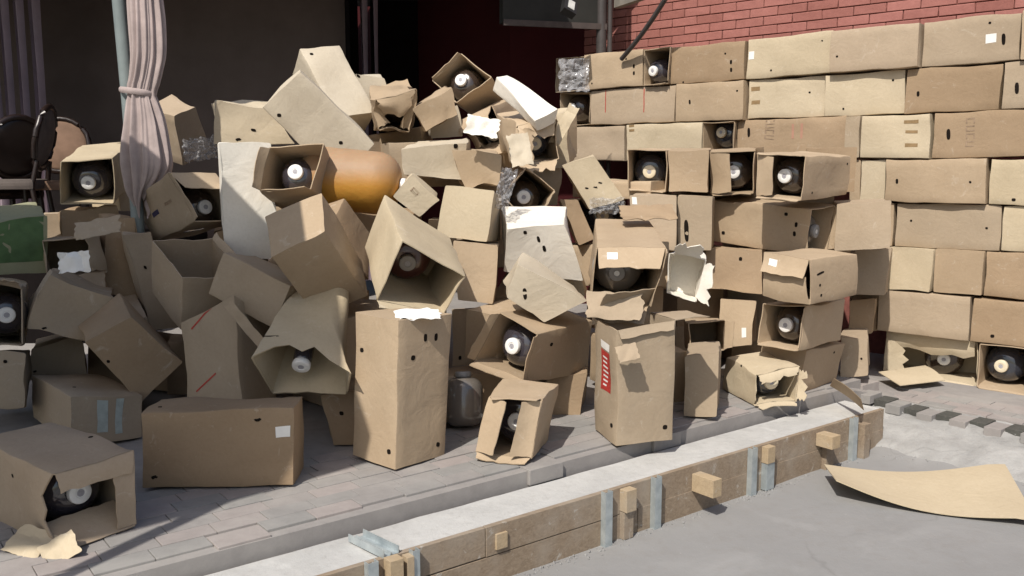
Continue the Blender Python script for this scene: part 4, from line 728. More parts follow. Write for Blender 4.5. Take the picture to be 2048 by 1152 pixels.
['S8','grey shaded carton between the tall upright carton and the wide flared mouth','grey shaded carton',[-0.1688,5.2126,0.3634],[0.6478,-0.3233,0.6514,0.2271],[0.319,0.252,0.277],[[0.002,0.009,-0.009],[-0.004,-0.0,0.0],[-0.001,-0.01,0.01],[0.003,0.001,-0.001],[-0.0,0.002,-0.002],[-0.001,0.003,-0.003],[0.001,-0.003,0.003],[0.0,-0.003,0.002]],'',[],None,'g',[['c0',0.276,0.186,'D',269]],[],'pile',0.006,None,0],
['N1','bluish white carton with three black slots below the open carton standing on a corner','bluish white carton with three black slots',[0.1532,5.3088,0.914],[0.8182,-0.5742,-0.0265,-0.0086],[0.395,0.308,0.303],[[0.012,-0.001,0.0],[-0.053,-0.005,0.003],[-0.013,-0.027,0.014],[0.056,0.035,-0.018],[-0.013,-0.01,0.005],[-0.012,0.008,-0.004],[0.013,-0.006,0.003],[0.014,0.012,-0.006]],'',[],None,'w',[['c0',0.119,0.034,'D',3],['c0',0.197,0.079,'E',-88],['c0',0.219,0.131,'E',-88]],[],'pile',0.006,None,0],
['N2','pale carton with a long black hand slot resting on the wide flared mouth carton','pale carton with a long black hand slot',[0.1414,4.7154,0.7064],[0.7125,-0.6403,0.1991,0.2067],[0.348,0.209,0.297],[[-0.02,0.033,-0.005],[0.047,-0.016,-0.002],[0.038,-0.018,-0.001],[-0.064,0.005,0.006],[0.013,0.01,-0.004],[0.003,0.002,-0.001],[-0.003,0.0,0.0],[-0.014,-0.008,0.003]],'',[],None,'q',[['c0',0.096,0.127,'H',-124]],[],'pile',0.008,None,0],
['N3','rounded yellowish carton flank right of the bluish white carton','rounded yellowish carton flank',[0.3433,5.6199,0.6555],[0.576,-0.5731,0.4479,0.3729],[0.249,0.207,0.4],[[-0.022,0.011,-0.0],[0.025,0.036,-0.005],[0.042,-0.005,-0.001],[-0.049,-0.042,0.006],[0.008,0.016,-0.002],[-0.007,0.013,-0.001],[0.005,-0.013,0.001],[-0.01,-0.016,0.002]],'',[],None,'p',[],[],'pile',0.014,None,0],
['N4','open carton with a drooping flap and white sticker above the red labelled carton','open carton with a drooping flap and white sticker',[0.6032,4.8172,0.8518],[0.5479,-0.4219,0.4967,0.5245],[0.314,0.313,0.671],[[-0.011,-0.038,0.007],[-0.01,0.021,0.001],[0.01,-0.007,-0.002],[0.011,0.009,-0.004],[-0.0,0.018,-0.002],[-0.002,0.026,-0.002],[0.01,0.009,-0.004],[0.01,0.029,-0.006]],'0',[['a0',35,0.13,'s'],['b0',-10,0.06],['a1',-50,0.1]],[0.016,0.037,0.09,0,'grey'],'t',[],[],'pile',0.006,None,0],
['N5','white torn crumpled carton right of the carton with the drooping flap','white torn crumpled carton',[0.9892,5.079,0.7305],[0.7141,-0.6915,0.1088,-0.0098],[0.178,0.249,0.2],[[-0.008,0.005,-0.002],[-0.002,0.003,-0.001],[0.015,-0.019,0.006],[-0.005,0.011,-0.003],[-0.001,-0.002,0.0],[-0.005,0.007,-0.002],[0.005,-0.007,0.002],[0.001,0.002,-0.0]],'0',[['b0',-60,0.1],['a1',-70,0.07]],None,'w',[],[],'pile',0.018,None,0],
['N6','dark mouthed carton lying on its side right of the battered carton with the red label','dark mouthed carton lying on its side',[1.1768,5.457,0.3276],[0.6541,-0.7536,0.0319,-0.0576],[0.221,0.186,0.498],[[0.011,0.02,0.002],[-0.002,0.002,-0.0],[0.006,-0.013,0.001],[-0.013,-0.009,-0.002],[0.008,0.009,0.001],[-0.002,0.004,-0.0],[0.003,-0.005,0.0],[-0.007,-0.009,-0.001]],'0',[['a1',-50,0.06]],None,'t',[],[],'pile',0.006,None,0],
['N7','pale carton lid with three dark slits hanging between the heap and the stacks','pale carton lid with three dark slits',[0.5164,5.8613,1.2512],[0.6875,-0.6832,-0.1648,-0.1828],[0.23,0.337,0.16],[[-0.002,-0.021,0.002],[-0.03,0.024,-0.005],[0.013,-0.025,0.004],[0.018,0.022,-0.001],[-0.006,-0.013,0.001],[-0.013,0.015,-0.003],[0.014,-0.015,0.003],[0.006,0.013,-0.001]],'',[],None,'p',[['c0',0.053,0.195,'q',18],['c0',0.112,0.206,'q',18],['c0',0.158,0.187,'q',18]],[],'pile',0.006,None,0],
['N7b','dark shaded carton holding a keg under the pale lid with three slits','dark shaded carton holding a keg',[0.6201,6.251,1.0101],[0.7022,-0.7099,-0.0211,-0.0512],[0.314,0.269,0.4],[[-0.002,-0.001,0.0],[0.001,0.004,-0.0],[0.006,0.001,0.0],[-0.005,-0.003,0.0],[0.001,0.0,-0.0],[-0.002,0.001,-0.0],[0.002,-0.001,0.0],[-0.001,-0.0,0.0]],'0',[],[0.002,-0.008,0.09,0,'dark'],'b',[],[],'pile',0.006,None,0],
['N8','slim brown carton leaning in shade left of the pale lid with three slits','slim brown carton leaning in shade',[0.4236,5.9097,1.0016],[0.6848,-0.7016,-0.135,-0.1433],[0.125,0.305,0.299],[[0.003,-0.019,0.002],[-0.014,0.026,-0.003],[0.018,-0.007,0.002],[-0.007,0.0,-0.0],[0.003,-0.006,0.001],[-0.01,0.01,-0.002],[0.01,-0.01,0.002],[-0.003,0.006,-0.001]],'',[],None,'b',[],[],'pile',0.006,None,0],
['T1','dusky carton covered with crumpled clear film behind the right edge of the curtain','dusky carton covered with crumpled clear film',[-2.4716,6.7568,1.6247],[0.7676,-0.4496,-0.3967,0.2264],[0.233,0.374,0.286],[[0.016,-0.0,-0.021],[-0.013,0.002,0.016],[-0.014,0.006,0.011],[0.011,-0.008,-0.005],[0.001,0.002,-0.005],[0.0,-0.002,0.002],[-0.0,0.001,-0.001],[-0.001,-0.003,0.005]],'',[],None,'g',[],[],'pile',0.01,None,0],
['T2','yellowish carton half hidden behind the foot of the curtain','yellowish carton half hidden',[-2.8094,6.4177,1.2828],[0.6022,-0.5827,-0.4191,0.3496],[0.244,0.473,0.283],[[0.009,0.006,-0.022],[-0.01,-0.008,0.027],[-0.0,-0.015,0.009],[0.001,0.019,-0.012],[0.002,-0.004,-0.003],[-0.003,0.003,0.006],[0.003,-0.002,-0.006],[-0.003,0.005,0.003]],'',[],None,'p',[],[],'pile',0.006,None,0],
['R1','buckled open carton with a bright cap lowest at the front of the near stack','buckled open carton with a bright cap',[1.4614,5.1925,0.1101],[0.7086,-0.6983,-0.078,0.0652],[0.265,0.204,0.41],[[0.004,0.016,-0.003],[0.008,-0.018,0.001],[-0.007,-0.0,0.002],[-0.009,-0.0,0.002],[0.004,0.002,-0.001],[0.005,-0.007,0.0],[-0.005,-0.0,0.001],[-0.005,-0.0,0.002]],'0',[['b0',50,0.05],['b1',-10,0.05],['a1',-30,0.04]],[-0.0,-0.0,0.05,0,'dark'],'p',[['a0',0.009,0.196,'d',-103]],[],'mid',0.0085,None,0],
['R2','open carton with a milky cap in a black keg second row of the near stack','open carton with a milky cap in a black keg',[1.7673,5.4051,0.4141],[0.6378,-0.2738,0.6647,0.2763],[0.257,0.273,0.534],[[-0.005,-0.005,0.006],[-0.005,0.006,-0.005],[0.013,-0.005,0.003],[0.002,0.005,-0.005],[-0.003,-0.001,0.001],[-0.005,0.005,-0.004],[0.006,-0.002,0.001],[0.003,0.004,-0.004]],'0',[['a1',-15,0.03],['b0',-5,0.02]],[-0.001,0.001,0.03,0,'dark'],'t',[],[],'mid',0.006,None,0],
['R3','plain long carton side at the foot of the near stack','plain long carton side',[1.8066,5.5164,0.1482],[0.6224,-0.2224,0.6852,0.3061],[0.26,0.28,0.495],[[-0.007,0.003,-0.0],[0.007,-0.002,0.0],[0.001,-0.0,0.0],[-0.001,0.0,-0.0],[0.01,-0.004,0.001],[-0.008,0.004,-0.001],[0.002,-0.001,0.0],[0.0,0.0,-0.0]],'',[],None,'t',[['b0',0.051,0.374,'d',84],['b0',0.233,0.028,'d',82]],[],'mid',0.006,None,0],
['R2l','brown carton with a small white sticker left of the milky cap in the near stack','brown carton with a small white sticker',[1.4852,5.8289,0.3448],[0.5308,-0.4416,0.6025,0.4002],[0.277,0.218,0.499],[[0.002,-0.003,0.001],[-0.007,0.013,-0.004],[-0.002,-0.0,0.0],[0.007,-0.009,0.002],[-0.001,0.002,-0.001],[-0.002,0.005,-0.001],[0.002,-0.004,0.001],[0.002,-0.001,0.0]],'',[],None,'t',[],[['c0',0.194,0.054,0.03,0.06,'w',270]],'mid',0.006,None,0],
['R4','carton with an inner lid carrying a white sticker third row of the near stack','carton with an inner lid carrying a white sticker',[1.7472,5.2361,0.7191],[0.6661,-0.2257,0.6642,0.2536],[0.256,0.309,0.491],[[0.001,0.003,-0.003],[0.004,-0.005,0.005],[-0.002,0.003,-0.003],[-0.007,0.0,0.002],[0.004,0.002,-0.003],[-0.0,-0.002,0.003],[-0.002,0.003,-0.003],[-0.004,-0.0,0.002]],'0',[['a0',75,0.12,'s'],['a1',70,0.15]],None,'t',[['b0',0.088,0.093,'S',100],['b0',0.156,0.091,'d',84],['b0',0.215,0.108,'d',84]],[],'mid',0.006,None,0],
['R5','bowed brown carton end with a single hole in the third row of the near stack','bowed brown carton end with a single hole',[1.4935,5.9504,0.6826],[0.5482,-0.4263,0.5899,0.412],[0.266,0.354,0.499],[[-0.002,0.011,-0.003],[0.017,-0.014,0.003],[0.004,0.007,-0.003],[-0.02,-0.005,0.003],[0.005,0.005,-0.002],[0.004,-0.007,0.002],[-0.004,0.007,-0.002],[-0.006,-0.005,0.002]],'',[],None,'b',[['c0',0.061,0.14,'D',267]],[],'mid',0.01,None,0],
['R6','long carton with its open mouth to the right fourth row of the near stack','long carton with its open mouth to the right',[1.6791,5.8333,0.9832],[0.6833,-0.6209,-0.2817,0.2612],[0.3,0.286,0.674],[[-0.003,-0.002,0.004],[0.007,-0.0,-0.007],[0.004,0.002,-0.004],[-0.007,0.002,0.007],[-0.005,0.006,0.003],[-0.001,0.001,0.0],[0.004,-0.006,-0.002],[-0.0,-0.0,0.0]],'0',[['b1',-10,0.03],['a1',-15,0.05]],[0.03,0.013,0.03,0,'grey'],'t',[['a0',0.045,0.161,'D',-96],['a0',0.105,0.085,'E',175],['a0',0.168,0.09,'E',175],['a0',0.22,0.598,'D',-97]],[],'mid',0.006,None,0],
['R7','plain grey-tan carton end right of the long open mouthed carton','plain grey-tan carton end',[2.2456,5.8035,0.9885],[0.6926,-0.7035,0.1004,-0.1241],[0.321,0.29,0.499],[[0.005,0.001,0.001],[0.002,-0.001,0.001],[-0.005,0.006,-0.002],[-0.002,-0.006,-0.0],[0.002,0.002,0.0],[0.002,-0.002,0.001],[-0.002,0.002,-0.001],[-0.002,-0.002,-0.0]],'',[],None,'g',[],[],'mid',0.006,None,0],
['R8','open carton with a bent left flap at the top right of the near stack','open carton with a bent left flap',[1.7922,5.5797,1.2987],[0.6493,-0.2485,0.6525,0.3016],[0.262,0.3,0.594],[[0.001,-0.001,0.001],[-0.001,-0.0,0.001],[-0.004,0.007,-0.005],[0.003,-0.004,0.003],[0.009,-0.005,0.003],[-0.009,0.004,-0.002],[0.001,0.001,-0.001],[-0.001,0.001,-0.0]],'0',[['b1',75,0.12],['a1',-10,0.03],['a0',-5,0.03]],[-0.002,-0.0,0.05,0,'dark'],'t',[['b0',0.055,0.555,'d',89],['b0',0.22,0.132,'d',88]],[],'mid',0.006,None,0],
['R9','open carton with a clean white cap at the top left of the near stack','open carton with a clean white cap',[0.9365,6.086,1.3371],[0.5758,-0.4192,0.5516,0.4342],[0.259,0.254,0.501],[[0.001,0.003,-0.001],[0.002,-0.0,-0.0],[-0.002,0.002,-0.0],[-0.004,-0.006,0.002],[0.003,-0.001,-0.0],[0.002,-0.003,0.001],[-0.0,-0.001,0.0],[-0.001,-0.005,0.001]],'0',[['a1',-20,0.02]],[0.01,0.004,0.09,0,'dark'],'t',[],[],'mid',0.006,None,0],
['R9b','creased tan carton front between two open cartons topping the near stack','creased tan carton front',[1.1746,5.9861,1.3324],[0.5724,-0.4283,0.5416,0.4424],[0.27,0.253,0.499],[[0.003,0.005,-0.002],[0.001,-0.002,0.0],[-0.001,-0.0,0.0],[-0.003,-0.002,0.001],[0.002,0.002,-0.001],[0.001,-0.0,-0.0],[-0.001,0.001,-0.0],[-0.002,-0.002,0.001]],'',[],None,'t',[],[],'mid',0.006,None,0],
['R10','open carton with a dark grey cap deep inside topping the near stack','open carton with a dark grey cap deep inside',[1.4759,6.035,1.3249],[0.5806,-0.4167,0.551,0.4308],[0.275,0.278,0.499],[[0.003,0.001,-0.001],[-0.001,0.001,-0.0],[-0.001,0.001,-0.0],[-0.001,-0.003,0.001],[0.001,0.001,-0.001],[-0.0,-0.0,0.0],[0.0,0.0,-0.0],[-0.002,-0.001,0.001]],'0',[['a1',-10,0.03],['b1',55,0.14]],[-0.003,-0.008,0.09,0,'dark'],'t',[],[],'mid',0.006,None,0],
['R11','grey carton with a white sticker at its corner under the clean white cap carton','grey carton with a white sticker at its corner',[0.9282,5.8334,1.0117],[0.5454,-0.4434,0.5524,0.4481],[0.323,0.277,0.499],[[0.001,0.006,-0.001],[0.011,-0.006,-0.0],[-0.0,0.004,-0.001],[-0.012,-0.005,0.003],[0.004,0.003,-0.001],[0.003,-0.003,0.0],[-0.004,0.003,-0.0],[-0.004,-0.003,0.001]],'',[],None,'g',[],[['c0',0.036,0.249,0.03,0.05,'w',270]],'mid',0.006,None,0],
['R12','grey-tan carton with a black gap beside it under the creased carton front','grey-tan carton with a black gap beside it',[1.2043,5.8861,0.9976],[0.5567,-0.4397,0.5557,0.4335],[0.334,0.214,0.499],[[0.003,0.002,-0.001],[-0.001,0.004,-0.001],[-0.003,-0.001,0.001],[0.002,-0.006,0.001],[0.0,0.002,-0.001],[0.001,0.001,-0.0],[-0.001,-0.002,0.001],[-0.0,-0.003,0.001]],'',[],None,'g',[['c0',0.209,0.16,'V',179]],[],'mid',0.006,None,0],
['R13','shaded tan carton between the near stack and the wall of cartons','shaded tan carton',[2.4653,6.2539,0.3148],[0.5629,-0.4113,0.6189,0.3619],[0.241,0.172,0.394],[[-0.004,0.002,-0.001],[-0.007,0.009,-0.004],[0.009,-0.01,0.004],[0.002,-0.003,0.001],[-0.002,0.001,-0.001],[-0.005,0.006,-0.002],[0.005,-0.006,0.003],[0.002,-0.002,0.001]],'',[],None,'b',[],[],'mid',0.006,None,0],
['R14','grey carton in shade with a torn edge low behind the foot of the near stack','grey carton in shade with a torn edge',[2.2832,5.8874,0.1279],[0.5947,-0.4127,0.5824,0.3697],[0.255,0.175,0.396],[[0.014,0.003,-0.003],[-0.02,0.006,-0.001],[-0.009,-0.006,0.004],[0.018,-0.003,-0.001],[-0.0,0.002,-0.001],[-0.002,0.004,-0.001],[0.004,-0.004,0.001],[0.002,-0.002,0.001]],'',[],None,'g',[['c0',0.132,0.043,'d',269]],[],'mid',0.006,None,0],
['R15','grey carton end with a rounded smudge right of the third row of the near stack','grey carton end with a rounded smudge',[2.4876,6.1578,0.6452],[0.5774,-0.3954,0.6097,0.3721],[0.305,0.207,0.499],[[-0.01,-0.009,0.005],[-0.005,0.021,-0.009],[0.01,0.001,-0.001],[0.006,-0.013,0.005],[-0.005,0.001,-0.0],[-0.004,0.006,-0.002],[0.005,-0.006,0.002],[0.005,-0.001,0.0]],'',[],None,'g',[],[],'mid',0.006,None,0],
['F_0','shadowed carton buried deep inside the heap','shadowed carton buried deep inside the heap',[-2.2571,5.4491,0.1709],[0.4995,0.5441,0.4966,0.4558],[0.296,0.294,0.586],None,'',[],None,'b',[],[],'fill',0.006,None,0],
['F_1','shadowed carton buried deep inside the heap','shadowed carton buried deep inside the heap',[-1.6993,5.1977,0.2],[0.5857,0.5474,-0.4079,-0.4369],[0.3,0.3,0.6],None,'',[],None,'b',[],[],'fill',0.006,None,0],
['F_2','shadowed carton buried deep inside the heap','shadowed carton buried deep inside the heap',[-0.9963,5.1049,0.1441],[0.6591,0.6603,0.2547,0.2542],[0.3,0.288,0.6],None,'',[],None,'t',[],[],'fill',0.006,None,0],
['F_3','shadowed carton buried deep inside the heap','shadowed carton buried deep inside the heap',[-0.2979,4.7728,0.1298],[0.6539,0.6108,-0.3281,-0.3027],[0.294,0.237,0.589],None,'',[],None,'b',[],[],'fill',0.006,None,0],
['F_4','shadowed carton buried deep inside the heap','shadowed carton buried deep inside the heap',[0.1314,5.4814,0.1381],[0.6973,0.6972,0.1178,0.1178],[0.301,0.28,0.569],None,'',[],None,'g',[],[],'fill',0.006,None,0],
['F_5','shadowed carton buried deep inside the heap','shadowed carton buried deep inside the heap',[0.7494,5.303,0.1636],[0.6756,0.7087,0.1486,0.1389],[0.299,0.298,0.595],None,'',[],None,'t',[],[],'fill',0.006,None,0],
['F_6','shadowed carton buried deep inside the heap','shadowed carton buried deep inside the heap',[-2.0003,5.8021,0.5499],[0.7144,0.6963,0.0481,0.0494],[0.3,0.3,0.6],None,'',[],None,'t',[],[],'fill',0.006,None,0],
['F_7','shadowed carton buried deep inside the heap','shadowed carton buried deep inside the heap',[-1.2229,5.5185,0.4366],[0.5749,0.5792,0.4066,0.4108],[0.299,0.293,0.592],None,'',[],None,'t',[],[],'fill',0.006,None,0],
['F_8','shadowed carton buried deep inside the heap','shadowed carton buried deep inside the heap',[-0.6,5.4,0.5],[0.7366,0.674,-0.0372,-0.0407],[0.3,0.3,0.6],None,'',[],None,'g',[],[],'fill',0.006,None,0],
['F_9','shadowed carton buried deep inside the heap','shadowed carton buried deep inside the heap',[0.0688,5.6595,0.4726],[0.6464,0.7567,-0.0853,-0.048],[0.297,0.297,0.595],None,'',[],None,'b',[],[],'fill',0.006,None,0],
['F_10','shadowed carton buried deep inside the heap','shadowed carton buried deep inside the heap',[0.6958,5.5915,0.4702],[0.755,0.6483,0.0862,0.0471],[0.3,0.271,0.6],None,'',[],None,'b',[],[],'fill',0.006,None,0],
['F_11','shadowed carton buried deep inside the heap','shadowed carton buried deep inside the heap',[-1.6,5.9,0.95],[0.6651,0.5667,-0.3154,-0.3701],[0.3,0.3,0.6],None,'',[],None,'t',[],[],'fill',0.006,None,0],
['F_12','shadowed carton buried deep inside the heap','shadowed carton buried deep inside the heap',[-0.9,5.75,0.95],[0.4792,0.5219,0.5198,0.4772],[0.3,0.3,0.6],None,'',[],None,'b',[],[],'fill',0.006,None,0],
['F_13','shadowed carton buried deep inside the heap','shadowed carton buried deep inside the heap',[-0.2244,5.7979,0.8688],[0.5062,0.4962,0.499,0.4985],[0.3,0.299,0.597],None,'',[],None,'g',[],[],'fill',0.006,None,0],
['F_14','shadowed carton buried deep inside the heap','shadowed carton buried deep inside the heap',[0.4945,5.999,0.7104],[0.6722,0.6318,0.2437,0.2994],[0.296,0.267,0.596],None,'',[],None,'t',[],[],'fill',0.006,None,0],
['F_15','shadowed carton buried deep inside the heap','shadowed carton buried deep inside the heap',[-1.2071,6.2193,1.3487],[0.6569,0.6108,0.302,0.3229],[0.299,0.3,0.598],None,'',[],None,'g',[],[],'fill',0.006,None,0],
['F_16','shadowed carton buried deep inside the heap','shadowed carton buried deep inside the heap',[-0.6044,6.1954,1.3642],[0.573,0.592,-0.4089,-0.3925],[0.297,0.298,0.543],None,'',[],None,'g',[],[],'fill',0.006,None,0],
['F_17','shadowed carton buried deep inside the heap','shadowed carton buried deep inside the heap',[-0.0214,6.5312,1.4305],[0.6769,0.6617,0.0143,0.3221],[0.296,0.241,0.553],None,'',[],None,'t',[],[],'fill',0.006,None,0],
['F_18','shadowed carton buried deep inside the heap','shadowed carton buried deep inside the heap',[-0.875,6.5434,1.4499],[0.5582,0.5156,0.3996,0.5128],[0.297,0.293,0.577],None,'',[],None,'t',[],[],'fill',0.006,None,0],
['F_19','shadowed carton buried deep inside the heap','shadowed carton buried deep inside the heap',[-2.2323,5.1407,0.4283],[0.6435,0.7283,0.1306,0.1959],[0.198,0.227,0.592],None,'',[],None,'g',[],[],'fill',0.006,None,0],
['F_20','shadowed carton buried deep inside the heap','shadowed carton buried deep inside the heap',[-0.8932,4.747,0.4358],[0.6646,0.7115,-0.1724,-0.1493],[0.3,0.299,0.6],None,'',[],None,'g',[],[],'fill',0.006,None,0],
['F_21','shadowed carton buried deep inside the heap','shadowed carton buried deep inside the heap',[0.8009,5.4391,0.7531],[0.7588,0.6464,-0.0443,-0.0667],[0.292,0.255,0.553],None,'',[],None,'t',[],[],'fill',0.006,None,0],
['F_22','shadowed carton buried deep inside the heap','shadowed carton buried deep inside the heap',[0.7399,6.126,1.2038],[0.6202,0.6402,0.3102,0.3305],[0.294,0.118,0.593],None,'',[],None,'t',[],[],'fill',0.006,None,0],
['F_23','shadowed carton buried deep inside the heap','shadowed carton buried deep inside the heap',[0.176,6.8398,1.5905],[0.6392,0.6658,0.2528,0.2903],[0.286,0.296,0.573],None,'',[],None,'t',[],[],'fill',0.006,None,0],
['F_24','shadowed carton buried deep inside the heap','shadowed carton buried deep inside the heap',[-1.2964,4.6765,0.7043],[0.4814,0.638,0.5267,0.2895],[0.296,0.23,0.419],None,'',[],None,'g',[],[],'fill',0.006,None,0],
['F_25','shadowed carton buried deep inside the heap','shadowed carton buried deep inside the heap',[0.0095,5.0234,0.4454],[0.6453,0.6979,-0.1906,-0.2454],[0.211,0.28,0.594],None,'',[],None,'t',[],[],'fill',0.006,None,0],
['F_26','shadowed carton packed in the second layer behind the near stack','shadowed carton packed in the second layer behind the near stack',[1.2468,6.2505,0.1404],[0.7072,0.7061,0.0277,0.0247],[0.32,0.28,0.5],None,'',[],None,'g',[],[],'fillm',0.006,None,0],
['F_27','shadowed carton packed in the second layer behind the near stack','shadowed carton packed in the second layer behind the near stack',[1.6588,6.3258,0.1369],[0.7069,0.7071,0.0137,0.0137],[0.319,0.276,0.489],None,'',[],None,'t',[],[],'fillm',0.006,None,0],
['F_28','shadowed carton packed in the second layer behind the near stack','shadowed carton packed in the second layer behind the near stack',[2.0004,6.1499,0.15],[0.7069,0.707,0.014,0.0137],[0.32,0.285,0.5],None,'',[],None,'b',[],[],'fillm',0.006,None,0],
['F_29','shadowed carton packed in the second layer behind the near stack','shadowed carton packed in the second layer behind the near stack',[1.2535,6.2604,0.4114],[0.7073,0.7059,0.032,0.0209],[0.319,0.262,0.5],None,'',[],None,'b',[],[],'fillm',0.006,None,0],
['F_30','shadowed carton packed in the second layer behind the near stack','shadowed carton packed in the second layer behind the near stack',[1.6629,6.3289,0.4051],[0.7033,0.7083,-0.0428,-0.0432],[0.318,0.261,0.485],None,'',[],None,'g',[],[],'fillm',0.006,None,0],
['F_31','shadowed carton packed in the second layer behind the near stack','shadowed carton packed in the second layer behind the near stack',[2.0187,6.1501,0.4347],[0.7064,0.7067,-0.026,-0.0303],[0.32,0.283,0.5],None,'',[],None,'g',[],[],'fillm',0.006,None,0],
['F_32','shadowed carton packed in the second layer behind the near stack','shadowed carton packed in the second layer behind the near stack',[1.2024,6.2813,0.6912],[0.6964,0.7149,-0.0396,-0.0487],[0.317,0.282,0.499],None,'',[],None,'b',[],[],'fillm',0.006,None,0],
['F_33','shadowed carton packed in the second layer behind the near stack','shadowed carton packed in the second layer behind the near stack',[1.7213,6.4403,0.7477],[0.7184,0.6956,0.0011,-0.0082],[0.317,0.283,0.483],None,'',[],None,'b',[],[],'fillm',0.006,None,0],
['F_34','shadowed carton packed in the second layer behind the near stack','shadowed carton packed in the second layer behind the near stack',[2.0534,6.1502,0.7091],[0.7056,0.708,0.0289,0.0084],[0.32,0.263,0.5],None,'',[],None,'b',[],[],'fillm',0.006,None,0],
['F_35','shadowed carton packed in the second layer behind the near stack','shadowed carton packed in the second layer behind the near stack',[1.3263,6.4066,1.03],[0.7316,0.6815,0.0181,0.004],[0.319,0.285,0.48],None,'',[],None,'b',[],[],'fillm',0.006,None,0],
['F_36','shadowed carton packed in the second layer behind the near stack','shadowed carton packed in the second layer behind the near stack',[1.7306,6.3868,1.057],[0.6818,0.731,-0.0234,-0.0132],[0.31,0.285,0.483],None,'',[],None,'g',[],[],'fillm',0.006,None,0],
['F_37','shadowed carton packed in the second layer behind the near stack','shadowed carton packed in the second layer behind the near stack',[2.0318,6.2743,1.0268],[0.7229,0.6883,-0.0443,-0.0408],[0.287,0.285,0.491],None,'',[],None,'b',[],[],'fillm',0.006,None,0],
['F_38','shadowed carton packed in the second layer behind the near stack','shadowed carton packed in the second layer behind the near stack',[1.3141,6.5448,1.3346],[0.6927,0.7208,0.0183,0.018],[0.32,0.285,0.475],None,'',[],None,'b',[],[],'fillm',0.006,None,0],
['F_39','shadowed carton packed in the second layer behind the near stack','shadowed carton packed in the second layer behind the near stack',[1.8082,6.1928,1.3476],[0.7025,0.7106,-0.0326,-0.0193],[0.27,0.285,0.5],None,'',[],None,'b',[],[],'fillm',0.006,None,0],
['F_40','shadowed carton packed in the second layer behind the near stack','shadowed carton packed in the second layer behind the near stack',[2.1059,6.1957,1.3298],[0.7071,0.7062,-0.0258,-0.026],[0.319,0.285,0.5],None,'',[],None,'b',[],[],'fillm',0.006,None,0],
['W0','film wrapped open carton at the left end of the stack top row','film wrapped open carton',[0.7109,8.4307,2.1727],[0.6631,-0.6631,0.2456,-0.2456],[0.315,0.295,0.6],None,'0',[['b1',-8,0.02],['a1',-30,0.03]],None,'g',[],[],'wall',0.008,None,0],
['W1','tan carton with paired vents second from left in the stack top row','tan carton with paired vents',[0.9656,8.0142,2.181],[0.6636,0.2441,0.6636,-0.2441],[0.298,0.31,0.608],None,'',[],None,'t',[['b0',0.064,0.436,'d',86],['b0',0.127,0.517,'E',-179],['b0',0.185,0.518,'E',-179],['b0',0.25,0.092,'d',87]],[],'wall',0.007,None,0],
['W2','open carton with a creamy cap third from left in the stack top row','open carton with a creamy cap',[1.3861,7.8488,2.1792],[0.6651,-0.6651,0.2401,-0.2401],[0.246,0.296,0.6],None,'0',[['b1',-8,0.02],['a1',-30,0.03]],[-0.059,0.03,0.03,0,'dark'],'t',[],[],'wall',0.008,None,0],
['W3','brown carton with paired vents fourth from left in the stack top row','brown carton with paired vents',[1.6526,7.4482,2.1725],[0.6613,0.2505,0.6613,-0.2505],[0.294,0.31,0.657],None,'',[],None,'b',[['b0',0.089,0.491,'d',85],['b0',0.155,0.545,'E',-178],['b0',0.216,0.547,'E',-178],['b0',0.282,0.116,'d',86]],[],'wall',0.007,None,0],
['W4','pale carton with a white sticker fifth from left in the stack top row','pale carton with a white sticker',[2.1693,7.0163,2.178],[0.6613,0.2503,0.6613,-0.2503],[0.297,0.31,0.665],None,'',[],None,'p',[['b0',0.072,0.587,'d',85],['b0',0.24,0.198,'d',86]],[['b0',0.119,0.029,0.045,0.06,'w',90]],'wall',0.007,None,0],
['W5','greyish plain carton top row of the wall stack, second from the right','greyish plain carton',[2.6238,6.5613,2.1721],[0.6606,0.2521,0.6606,-0.2521],[0.294,0.31,0.609],None,'',[],None,'g',[['b0',0.182,0.053,'d',85]],[],'wall',0.007,None,0],
['W6','olive tan carton with white sticker and slot in the stack top row','olive tan carton with white sticker and slot',[3.1097,6.1871,2.1741],[0.6618,0.249,0.6618,-0.249],[0.295,0.31,0.585],None,'',[],None,'g',[['b0',0.052,0.403,'d',84],['b0',0.16,0.488,'H',-176]],[['b0',0.147,0.415,0.06,0.055,'w',90]],'wall',0.007,None,0],
['W7','cut off carton top right corner beyond the slotted olive carton','cut off carton',[3.538,5.9799,2.1791],[0.6627,-0.6627,0.2465,-0.2465],[0.312,0.298,0.6],None,'',[],None,'t',[],[],'wall',0.007,None,0],
['W8','torn open carton with a dirty cap second row from the top, at the left end','torn open carton with a dirty cap',[0.7635,8.4387,1.8723],[0.6628,-0.6628,0.2463,-0.2463],[0.343,0.297,0.6],None,'0',[['b1',-8,0.02],['a1',-30,0.03]],[-0.074,-0.015,0.03,0,'dark'],'t',[],[],'wall',0.008,None,0],
['W9','carton with two upright red lines second row from the top of the wall stack','carton with two upright red lines',[1.1192,7.9171,1.873],[0.662,0.2486,0.662,-0.2486],[0.297,0.31,0.845],None,'',[],None,'g',[],[['b0',0.096,0.158,0.008,0.2,'r',90],['b0',0.115,0.548,0.008,0.2,'r',90]],'wall',0.007,None,0],
['W10','carton with a narrow upright slot second row from the top, above the deep keg mouth','carton with a narrow upright slot',[1.6649,7.4062,1.871],[0.6604,0.2526,0.6604,-0.2526],[0.3,0.31,0.6],None,'',[],None,'t',[['b0',0.146,0.124,'V2',-178],['b0',0.076,0.548,'d',87]],[],'wall',0.007,None,0],
['W11','carton with brown tape marks at its left edge second row from the top','carton with brown tape marks at its left edge',[2.1675,7.0586,1.8695],[0.6665,0.2362,0.6665,-0.2362],[0.294,0.31,0.597],None,'',[],None,'p',[['b0',0.115,0.478,'d',87]],[['b0',0.066,0.051,0.07,0.03,'k',90],['b0',0.168,0.055,0.07,0.03,'k',90]],'wall',0.007,None,0],
